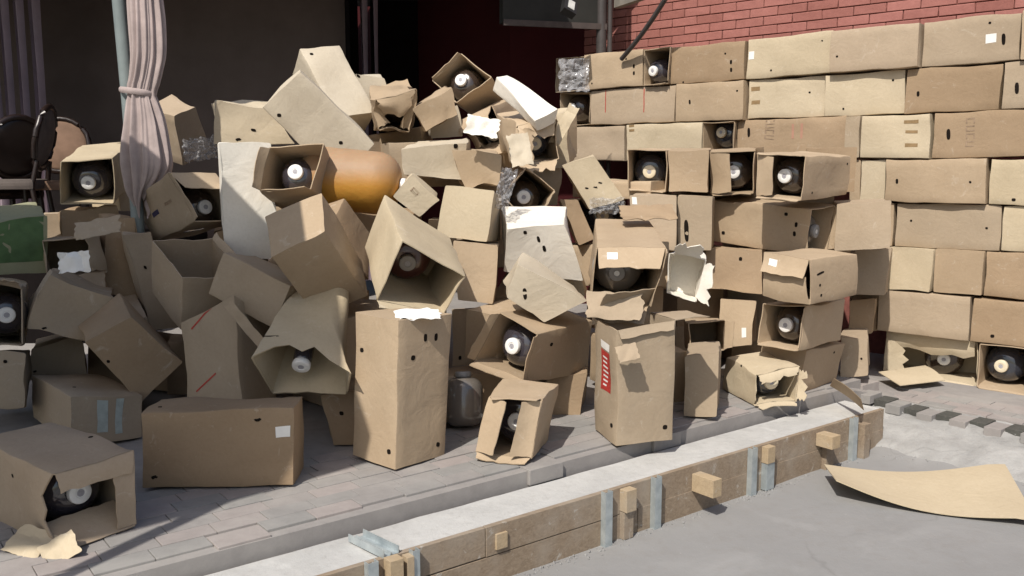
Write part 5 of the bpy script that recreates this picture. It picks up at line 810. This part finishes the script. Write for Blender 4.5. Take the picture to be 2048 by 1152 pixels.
['W12','yellowish carton with a single low hole second row from the top','yellowish carton with a single low hole',[2.6063,6.6475,1.8665],[0.6622,0.2479,0.6622,-0.2479],[0.296,0.31,0.555],None,'',[],None,'p',[['b0',0.066,0.474,'d',86],['b0',0.247,0.14,'d',88]],[],'wall',0.007,None,0],
['W13','brown carton with a small slot at its left second row from top','brown carton with a small slot at its left',[3.0425,6.2549,1.8671],[0.6634,0.2447,0.6634,-0.2447],[0.295,0.31,0.587],None,'',[],None,'b',[['b0',0.166,0.077,'V2',-177]],[],'wall',0.007,None,0],
['W14','pale carton with a tall black hand slot second row, right edge','pale carton with a tall black hand slot',[3.4339,5.9095,1.8712],[0.6608,0.2516,0.6608,-0.2516],[0.298,0.31,0.425],None,'',[],None,'g',[['b0',0.176,0.077,'H',-176]],[],'wall',0.007,None,0],
['W15','greyish carton side beside a dark gap third row from the top, at the left end','greyish carton side beside a dark gap',[0.8176,8.1538,1.5588],[0.664,0.2431,0.664,-0.2431],[0.293,0.31,0.657],None,'',[],None,'g',[],[],'wall',0.007,None,0],
['W16','carton with yellowish tape marks third row from the top, left of the deep keg mouth','carton with yellowish tape marks',[1.3557,7.675,1.562],[0.6605,0.2524,0.6605,-0.2524],[0.295,0.31,0.726],None,'',[],None,'p',[],[['b0',0.012,0.05,0.05,0.02,'k',90],['b0',0.051,0.052,0.05,0.02,'k',90]],'wall',0.007,None,0],
['W17','open carton with a deep set white cap third row from the top','open carton with a deep set white cap',[1.8302,7.4603,1.5606],[0.6623,-0.6623,0.2476,-0.2476],[0.269,0.293,0.6],None,'0',[['b1',-8,0.02],['a1',-30,0.03]],[-0.027,-0.07,0.09,0,'dark'],'t',[],[],'wall',0.008,None,0],
['W18','long carton with faded lettering and a black slot third row from the top','long carton with faded lettering and a black slot',[2.1992,7.0048,1.5659],[0.6601,0.2534,0.6601,-0.2534],[0.296,0.31,0.856],None,'',[],None,'b',[['b0',0.098,0.098,'H',-178]],[['b0',0.061,0.268,0.12,0.18,'T',90],['b0',0.095,0.529,0.16,0.14,'t2',90]],'wall',0.007,None,0],
['W19','narrow smudged carton end third row from the top, right of the faded lettering','narrow smudged carton end',[2.6337,6.7576,1.5613],[0.6615,-0.6615,0.2497,-0.2497],[0.104,0.299,0.6],None,'',[],None,'g',[],[],'wall',0.007,None,0],
['W20','pale carton with three tape marks right of the narrow smudged end','pale carton with three tape marks',[2.7567,6.453,1.5599],[0.6617,0.2493,0.6617,-0.2493],[0.294,0.31,0.462],None,'',[],None,'p',[],[['b0',0.047,0.338,0.1,0.025,'k',90],['b0',0.118,0.342,0.08,0.02,'k',90],['b0',0.207,0.347,0.08,0.025,'k',90]],'wall',0.007,None,0],
['W21','brown carton with upright faded letters and a slot at the right edge','brown carton with upright faded letters and a slot',[3.2853,6.0354,1.5615],[0.6653,0.2395,0.6653,-0.2395],[0.297,0.31,0.847],None,'',[],None,'b',[['b0',0.134,0.095,'H',-177]],[['b0',0.124,0.223,0.09,0.2,'T',90]],'wall',0.007,None,0],
['W22','narrow shaded carton edge fourth row from the top, behind the near stack','narrow shaded carton edge',[2.673,6.7568,1.2551],[0.6613,-0.6613,0.2504,-0.2504],[0.075,0.297,0.6],None,'',[],None,'t',[],[],'wall',0.007,None,0],
['W23','small yellowish carton end fourth row from the top of the wall stack','small yellowish carton end',[2.7673,6.6786,1.2555],[0.6618,-0.6618,0.2491,-0.2491],[0.164,0.294,0.6],None,'',[],None,'p',[],[],'wall',0.007,None,0],
['W24','wide carton with a small torn slot at its left fourth row from the top','wide carton with a small torn slot at its left',[2.9704,6.2753,1.2552],[0.6618,0.249,0.6618,-0.249],[0.294,0.31,0.644],None,'',[],None,'t',[['b0',0.155,0.072,'V2',-177],['b0',0.148,0.547,'d',90]],[],'wall',0.007,None,0],
['W25','pale carton with a low black hole fourth row from the top, at the right edge','pale carton with a low black hole',[3.4325,5.9048,1.2516],[0.6614,0.25,0.6614,-0.25],[0.295,0.31,0.507],None,'',[],None,'p',[['b0',0.259,0.153,'D',91]],[],'wall',0.007,None,0],
['W26','hidden looking tan carton fifth row from the top, behind the near stack','hidden looking tan carton',[2.7716,6.6832,0.9477],[0.6632,-0.6632,0.2454,-0.2454],[0.299,0.301,0.6],None,'',[],None,'t',[],[],'wall',0.007,None,0],
['W27','wide pinkish tan carton with two tiny holes fifth row from the top','wide pinkish tan carton with two tiny holes',[3.0594,6.2528,0.9492],[0.6636,0.2443,0.6636,-0.2443],[0.299,0.31,0.664],None,'',[],None,'g',[['b0',0.118,0.1,'d',92],['b0',0.147,0.581,'d',92]],[],'wall',0.007,None,0],
['W28','whitish carton fifth row from the top, at the right edge','whitish carton',[3.4875,5.8871,0.9485],[0.665,0.2404,0.665,-0.2404],[0.298,0.31,0.434],None,'',[],None,'p',[],[],'wall',0.007,None,0],
['W29','tan carton end sixth row from the top, behind the near stack','tan carton end',[2.7848,6.7111,0.6438],[0.6605,-0.6605,0.2525,-0.2525],[0.313,0.295,0.6],None,'',[],None,'t',[],[],'wall',0.007,None,0],
['W30','square yellowish carton end sixth row from the top, left one of the square pair','square yellowish carton end',[2.9683,6.4537,0.6419],[0.6615,-0.6615,0.2499,-0.2499],[0.284,0.297,0.6],None,'',[],None,'p',[],[],'wall',0.007,None,0],
['W31','square brownish carton end sixth row from the top, right one of the square pair','square brownish carton end',[3.2172,6.2791,0.6461],[0.6617,-0.6617,0.2493,-0.2493],[0.301,0.301,0.6],None,'',[],None,'t',[],[],'wall',0.007,None,0],
['W32','wide brown carton sixth row from the top, at the right edge','wide brown carton',[3.4647,5.9036,0.6455],[0.6607,0.2519,0.6607,-0.2519],[0.301,0.31,0.545],None,'',[],None,'b',[],[],'wall',0.007,None,0],
['W33','shaded carton with a hole low behind the near stack','shaded carton with a hole',[2.7485,6.6722,0.3331],[0.6594,-0.6594,0.2553,-0.2553],[0.201,0.297,0.6],None,'',[],None,'b',[],[],'wall',0.007,None,0],
['W34','pinkish carton with a bulging lower edge just above the ripped bottom carton','pinkish carton with a bulging lower edge',[2.9444,6.287,0.3365],[0.6647,0.2413,0.6647,-0.2413],[0.297,0.31,0.598],None,'',[],None,'g',[],[],'wall',0.007,None,0],
['W35','brown carton with one low black hole above the bottom keg at the right edge','brown carton with one low black hole',[3.4336,5.8958,0.33],[0.6621,0.2481,0.6621,-0.2481],[0.293,0.31,0.621],None,'',[],None,'b',[['b0',0.242,0.132,'D',97]],[],'wall',0.007,None,0],
['W36','ripped open carton with its front flap on the ground bottom row of the wall stack','ripped open carton with its front flap on the ground',[3.0364,6.3178,0.0313],[0.6614,-0.6614,0.25,-0.25],[0.614,0.301,0.34],None,'0',[['b1',-75,0.22],['b0',82,0.12],['a0',85,0.14]],[0.071,0.025,0.09,0,'dark'],'p',[],[],'wall',0.016,None,0],
['W37','open carton with a glossy black keg bottom row, right edge','open carton with a glossy black keg',[3.4529,6.0645,0.029],[0.6614,-0.6614,0.2502,-0.2502],[0.312,0.299,0.6],None,'0',[['b1',-8,0.02],['a1',-30,0.03]],[-0.034,0.005,0.07,0,'dark'],'t',[],[],'wall',0.008,None,0],
['W38','cut off carton bottom right beyond the glossy black keg','cut off carton',[3.7001,5.8924,0.0308],[0.6608,-0.6608,0.2516,-0.2516],[0.264,0.297,0.6],None,'',[],None,'t',[],[],'wall',0.007,None,0],
]

for row in ROWS: carton(row)
# ------------------------------------------------------------------ loose cardboard
def sheet(name,quad,label,mat,zf,nu=16,nv=10,th=.005,tone=.5,cat='cardboard'):
    vs=[];fs=[]; A,B,C_,D_=[Vector(p) for p in quad]
    def P(u,v,w):
        p=(A.lerp(B,u)).lerp(D_.lerp(C_,u),v); return Vector((p.x,p.y,p.z+zf(u,v)+w*th))
    grid(lambda u,v:P(u,v,1),nu,nv,vs,fs); grid(lambda u,v:P(u,v,0),nu,nv,vs,fs,True)
    grid(lambda u,w:P(u,0,w),nu,1,vs,fs); grid(lambda u,w:P(u,1,w),nu,1,vs,fs,True)
    grid(lambda v,w:P(0,v,w),nv,1,vs,fs,True); grid(lambda v,w:P(1,v,w),nv,1,vs,fs)
    o=mesh(name,vs,fs,mat,smooth=40,tone=tone); return tag(o,label,cat)
z0=-.285
sh=sheet('cardboard_sheet',(unp(1672,962,z0+.09),unp(2075,1045,z0+.02),unp(2010,930,z0+.06),unp(1648,930,z0+.07)),
   'large flat tan cardboard sheet curling off the concrete at the lower right',CB['p'],
   lambda u,v:-.06*math.sin(math.pi*min(1,u*1.1))*(1-.3*v)+.0,20,12,tone=.3)
pp=unp(1985,970,z0+.03); M=Matrix.Translation(pp)
stq=[unp(1968,964,z0+.028),unp(2000,970,z0+.028),unp(2002,978,z0+.028),unp(1970,972,z0+.028)]
mesh('white_sticker',[Vector((p.x,p.y,z0+.034)) for p in stq],[(0,1,2,3)],M_white,sh)
sheet('folded_cardboard',(unp(1660,772,.03),unp(1728,822,-.04),unp(1722,800,.07),unp(1668,758,.10)),
   'small folded piece of cardboard at the far end of the formwork',CB['t'],lambda u,v:.012*math.sin(3*u),8,4,tone=.9)
sheet('torn_cardboard',(unp(1757,745,-.05),unp(1800,772,-.08),unp(1890,762,-.09),unp(1850,732,-.05)),
   'torn tan cardboard flap lying before the ripped open bottom carton',CB['p'],lambda u,v:.015*math.sin(3*u)*v,8,6,tone=.5)
# ------------------------------------------------------------------ bare kegs in the heap
def bare_keg(T,Bm,km,label,fac=1.1):
    k=make_keg(Vector(T),Vector(Bm),km,fac,label,1); tag(k,label,'keg','bare kegs in the heap'); return k
bare_keg(unpY(812,372,5.18),unpY(610,352,5.22),'amber','bare amber keg with frothy contents lying between the upper cartons',1.36)
bare_keg(unpY(926,742,4.62),unpY(928,852,4.55),'grey','bare grey keg standing behind the tall upright tan carton',.78)
# crumpled paper and film
def crumple(name,c,rx,ry,rz,mat,label,cat,seed,amp=.5,n=3):
    bm=bmesh.new(); bmesh.ops.create_icosphere(bm,subdivisions=n,radius=1)
    for v in bm.verts:
        d=noise.noise_vector(v.co*2.2+Vector((seed,0,0)))+.6*noise.noise_vector(v.co*5+Vector((0,seed,0)))
        v.co=v.co*(1+amp*d.x)+d*amp*.5; v.co=Vector((v.co.x*rx,v.co.y*ry,v.co.z*rz))
    me=D.meshes.new(name); bm.to_mesh(me); bm.free(); me.materials.append(mat); o=link(name,me); o.location=c; return tag(o,label,cat)
def ragged(name,px,py,Y,w,h,rot,tilt,mat,label,cat,seed,amp=.02,n=18,th=.0015):
    "a creased sheet facing the viewer, leaning back by tilt"
    M=Matrix.Translation(unpY(px,py,Y))@Matrix.Rotation(R(90-tilt),4,'X')@Matrix.Rotation(R(rot),4,'Z')
    def P(u,v,k):
        q=Vector((u*w*30+seed,v*h*30,seed)); fr=1. if amp>.035 else .42; d=abs(noise.noise(q*fr))-.3; d2=(abs(noise.noise(q*fr*2.4))-.3)*(1 if amp>.02 else .25)
        e=.5-max(abs(u-.5),abs(v-.5)); rg=1+(.16*noise.noise(Vector((u*5,v*5,seed*2))) if e<.04 else 0)
        return M@Vector(((u-.5)*w*rg,(v-.5)*h*rg,amp*(2.2*d+1.1*d2)+k*th))
    vs=[];fs=[]; grid(lambda u,v:P(u,v,1),n,n,vs,fs); grid(lambda u,v:P(u,v,0),n,n,vs,fs,True)
    return tag(mesh(name,vs,fs,mat,smooth=25),label,cat)
ragged('crumpled_paper',148,524,4.72,.17,.11,4,15,M_white,'crumpled white paper stuffed into the dark open carton at left','paper',3,.02)
ragged('crumpled_paper',965,252,5.30,.19,.13,-12,30,CB['w'],'bleached white scrap over the torn open carton up high','paper',8,.02)
ragged('crumpled_paper',835,628,3.97,.20,.12,10,78,M_white,'flattened white paper on top of the tall upright carton','paper',12,.012)
ragged('plastic_film',398,296,5.95,.22,.16,10,25,M_film,'crumpled clear plastic film glinting beside the curtain','plastic film',5,.04,26)
ragged('plastic_film',1010,378,5.15,.09,.24,-15,5,M_film,'clear plastic film beside the carton standing on a corner','plastic film',9,.04,26)
ragged('plastic_film',1215,410,5.7,.22,.10,0,20,M_film,'clear plastic film under the pale lid with three slits','plastic film',21,.04,26)
ragged('plastic_film',1148,150,7.35,.24,.26,0,5,M_film,'dusty clear film over the stack top left carton','plastic film',15,.03,26)
SCR=[(1295,425,4.95,.30,.16,3,62,'b','brown torn flap jutting right above the drooping flap carton'),
 (1228,612,4.42,.27,.14,-4,25,'g','upright bleached flap at the back of the red labelled carton'),
 (195,455,4.95,.24,.12,14,40,'g','shredded grey strip over the shaded cartons at left'),
 (1040,300,5.45,.13,.20,10,10,'q','torn bleached strip among the shredded cartons up high'),
 (1128,250,5.85,.07,.28,-28,15,'p','long frayed bleached splinter at the right shoulder'),
 (500,660,4.35,.05,.34,40,10,'g','narrow grey strip leaning by the red lined carton'),
 (60,1085,3.02,.15,.11,-20,55,'p','pale torn scrap hanging at the foot of the front left carton'),
 (120,1100,2.98,.12,.10,35,40,'p','second pale torn scrap nearer the paving at the front left carton'),
 (1255,705,4.12,.10,.08,15,30,'g','curled grey tear on the front of the red labelled carton')]
for k,(px,py,Y,w,h,rot,tl,mt,lb) in enumerate(SCR):
    tag(ragged('cardboard_scrap',px,py,Y,w,h,rot,tl,CB[mt],lb,'cardboard',30+k*3.7,.009,12,.003),group='loose torn pieces of cardboard')
# ------------------------------------------------------------------ post with tied curtain
M_post=plain('post_grey',(.20,.235,.235),.55,.4,var=.15,scale=8)
M_cloth=plain('cloth_pinkish',(.40,.33,.315),.95,.1,var=.2,scale=9,bmp=.5)
YP=5.5
def X_(px): return (px-1024)/1800*YP
def Z_(py): return CH+(340-py)/1800*YP
pt=[(X_(252),YP,Z_(-160)),(X_(262),YP,Z_(0)),(X_(270),YP,Z_(200)),(X_(276),YP,Z_(420)),(X_(280),YP,.0)]
tag(tube('post',pt,.038,M_post,n=14),'grey painted post standing behind the tied curtain','post')
prof=[(-170,318,31),(-60,318,30),(0,316,29),(60,317,31),(120,316,31),(160,309,29),(182,303,30),(192,301,27),(200,301,29),(240,304,37),(290,305,45),(330,306,48),(360,301,40),(385,292,28),(410,288,12)]
def smooth_prof(P,n):
    out=[]
    for k in range(n):
        y=P[0][0]+(P[-1][0]-P[0][0])*k/(n-1); i=max(0,max(q for q in range(len(P)-1) if P[q][0]<=y+1e-6)) if y<P[-1][0] else len(P)-2
        p0=P[max(i-1,0)];p1=P[i];p2=P[i+1];p3=P[min(i+2,len(P)-1)]; t=(y-p1[0])/(p2[0]-p1[0])
        f=lambda c:.5*(2*p1[c]+(p2[c]-p0[c])*t+(2*p0[c]-5*p1[c]+4*p2[c]-p3[c])*t*t+(-p0[c]+3*p1[c]-3*p2[c]+p3[c])*t**3)
        out.append((y,f(1),f(2)))
    return out
prof=smooth_prof(prof,58)
vs=[];fs=[];nl=170
for j,(py,cx,rw) in enumerate(prof):
    tie=math.exp(-((py-190)/22)**2)
    for i in range(nl):
        t=2*math.pi*i/nl; am=.16+.05*math.sin(py*.01+i*.2)
        f1=math.sin(13*t+.5*math.sin(py*.013+t)); f1=math.copysign(abs(f1)**.6,f1); rr=.93+am*1.1*(1-.35*tie)*f1*(.7+.5*math.sin(3*t+2))+.07*math.sin(4*t+1+py*.012)+.03*math.sin(29*t+py*.02)
        bot=0
        k_=max(0,(py-340)/70); bot=k_*(18*math.sin(3*t+.5)+9*math.sin(7*t))
        x=X_(cx)+math.cos(t)*rr*rw/1800*YP; y=YP-.03+math.sin(t)*rr*rw/1800*YP*.8
        vs.append((x,y,Z_(py+bot)))
for j in range(len(prof)-1):
    for i in range(nl): a=j*nl+i; b=j*nl+(i+1)%nl; fs.append((a,b,b+nl,a+nl))
cur=mesh('curtain',vs,fs,M_cloth,smooth=80); tag(cur,'pinkish grey pleated curtain bunched and tied round the post','curtain')
vs=[];fs=[]
for j,(py,k) in enumerate(((183,.92),(186,1.0),(191,1.0),(195,.92))):
    for i in range(40):
        t=2*math.pi*i/40; vs.append((X_(294)+math.cos(t)*k*35/1800*YP,YP-.03+math.sin(t)*k*30/1800*YP*.9,Z_(py+4*math.cos(t))))
for j in range(3):
    for i in range(40): a=j*40+i; b=j*40+(i+1)%40; fs.append((a,b,b+40,a+40))
mesh('tie_band',vs,fs,M_cloth,cur,smooth=60)
# ------------------------------------------------------------------ two dark chairs on the terrace
M_cw=plain('chair_wood',(.018,.010,.008),.35,.5); M_cf=plain('chair_fabric',(.20,.125,.085),.8,.2,var=.3,scale=6); M_cf2=plain('chair_fabric_grey',(.12,.10,.09),.85,.2,var=.3,scale=6)
def chair(loc,rz,lab,fab,sc=1.):
    c=empty('chair',loc); c.rotation_euler=(0,0,rz); c.scale=(sc,sc,sc); tag(c,lab,'chair','chairs on the dark terrace')
    bx('seat',(-.23,-.22,.40),(.23,.22,.48),fab,c,bev=.03)
    for sx_ in (-1,1):
        tube('leg',[(sx_*.2,-.2,0),(sx_*.21,-.2,.42)],[.014,.022],M_cw,c); tube('leg',[(sx_*.2,.26,0),(sx_*.2,.2,.42),(sx_*.17,.24,.62)],[.014,.02,.018],M_cw,c)
    ring=[(.24*math.cos(t)*(1),.26+.05*math.sin(t),.80+.24*math.sin(t)) for t in [2*math.pi*i/28 for i in range(29)]]
    tube('back_frame',ring,.024,M_cw,c,8,False)
    bm=bmesh.new(); bmesh.ops.create_uvsphere(bm,u_segments=24,v_segments=12,radius=1)
    for v in bm.verts: v.co=Vector((v.co.x*.225,.26+v.co.y*.035+.05*v.co.z,.80+v.co.z*.225))
    me=D.meshes.new('back_pad'); bm.to_mesh(me); bm.free(); me.materials.append(fab); me.polygons.foreach_set('use_smooth',[True]*len(me.polygons)); link('back_pad',me,c)
p=unpY(108,290,7.4); chair((p.x,7.4,.80),R(15),'dark chair with a brown upholstered back, nearer the post',M_cf,.92)
p=unpY(18,290,7.1); chair((p.x,7.1,.78),R(282),'dark oval backed chair nearest the left edge',M_cf2)
p=unpY(8,300,7.2); chair((p.x-.1,7.3,.70),R(240),'darkest chair cut by the left edge',M_cw)
# ------------------------------------------------------------------ open parasol standing left of the view: it shades the left of the heap
PC=Vector((-2.36,4.75,0)); HP=3.0
pc=PC-Vector((SUN_TRAVEL.x,SUN_TRAVEL.y,0))*(HP/math.tan(SUN_EL))
ps=empty('parasol',(pc.x,pc.y,0)); tag(ps,'large open cantilever parasol standing left of the heap','parasol')
mx=-2.06-pc.x; my=1.58-pc.y
tube('mast',[(mx,my,0),(mx,my,HP+.7)],.035,M_post,ps); tube('arm',[(mx,my,HP+.68),(mx*.5,my*.5,HP+.62),(0,0,HP+.45),(0,0,HP+.3)],.03,M_post,ps)
a0=math.atan2(-.69,.72)+math.pi/8; RR=1.9
vs=[(0,0,HP+.36)]+[(RR*math.cos(a0+k*math.pi/4),RR*math.sin(a0+k*math.pi/4),HP) for k in range(8)]
m_can=plain('canopy_cloth',(.36,.30,.28),.9,.1)
mesh('canopy',vs+[(v[0]*.998,v[1]*.998,v[2]-.006) for v in vs],[(0,1+k,1+(k+1)%8) for k in range(8)]+[(9,10+(k+1)%8,10+k) for k in range(8)]+[(1+k,10+k,10+(k+1)%8,1+(k+1)%8) for k in range(8)],m_can,ps)
for k in range(8): tube('rib',[(0,0,HP+.3),(RR*.97*math.cos(a0+k*math.pi/4),RR*.97*math.sin(a0+k*math.pi/4),HP-.01)],.008,M_post,ps,6)
bx('base_plate',(mx-.35,my-.35,0),(mx+.35,my+.35,.06),M_base,ps,bev=.01)
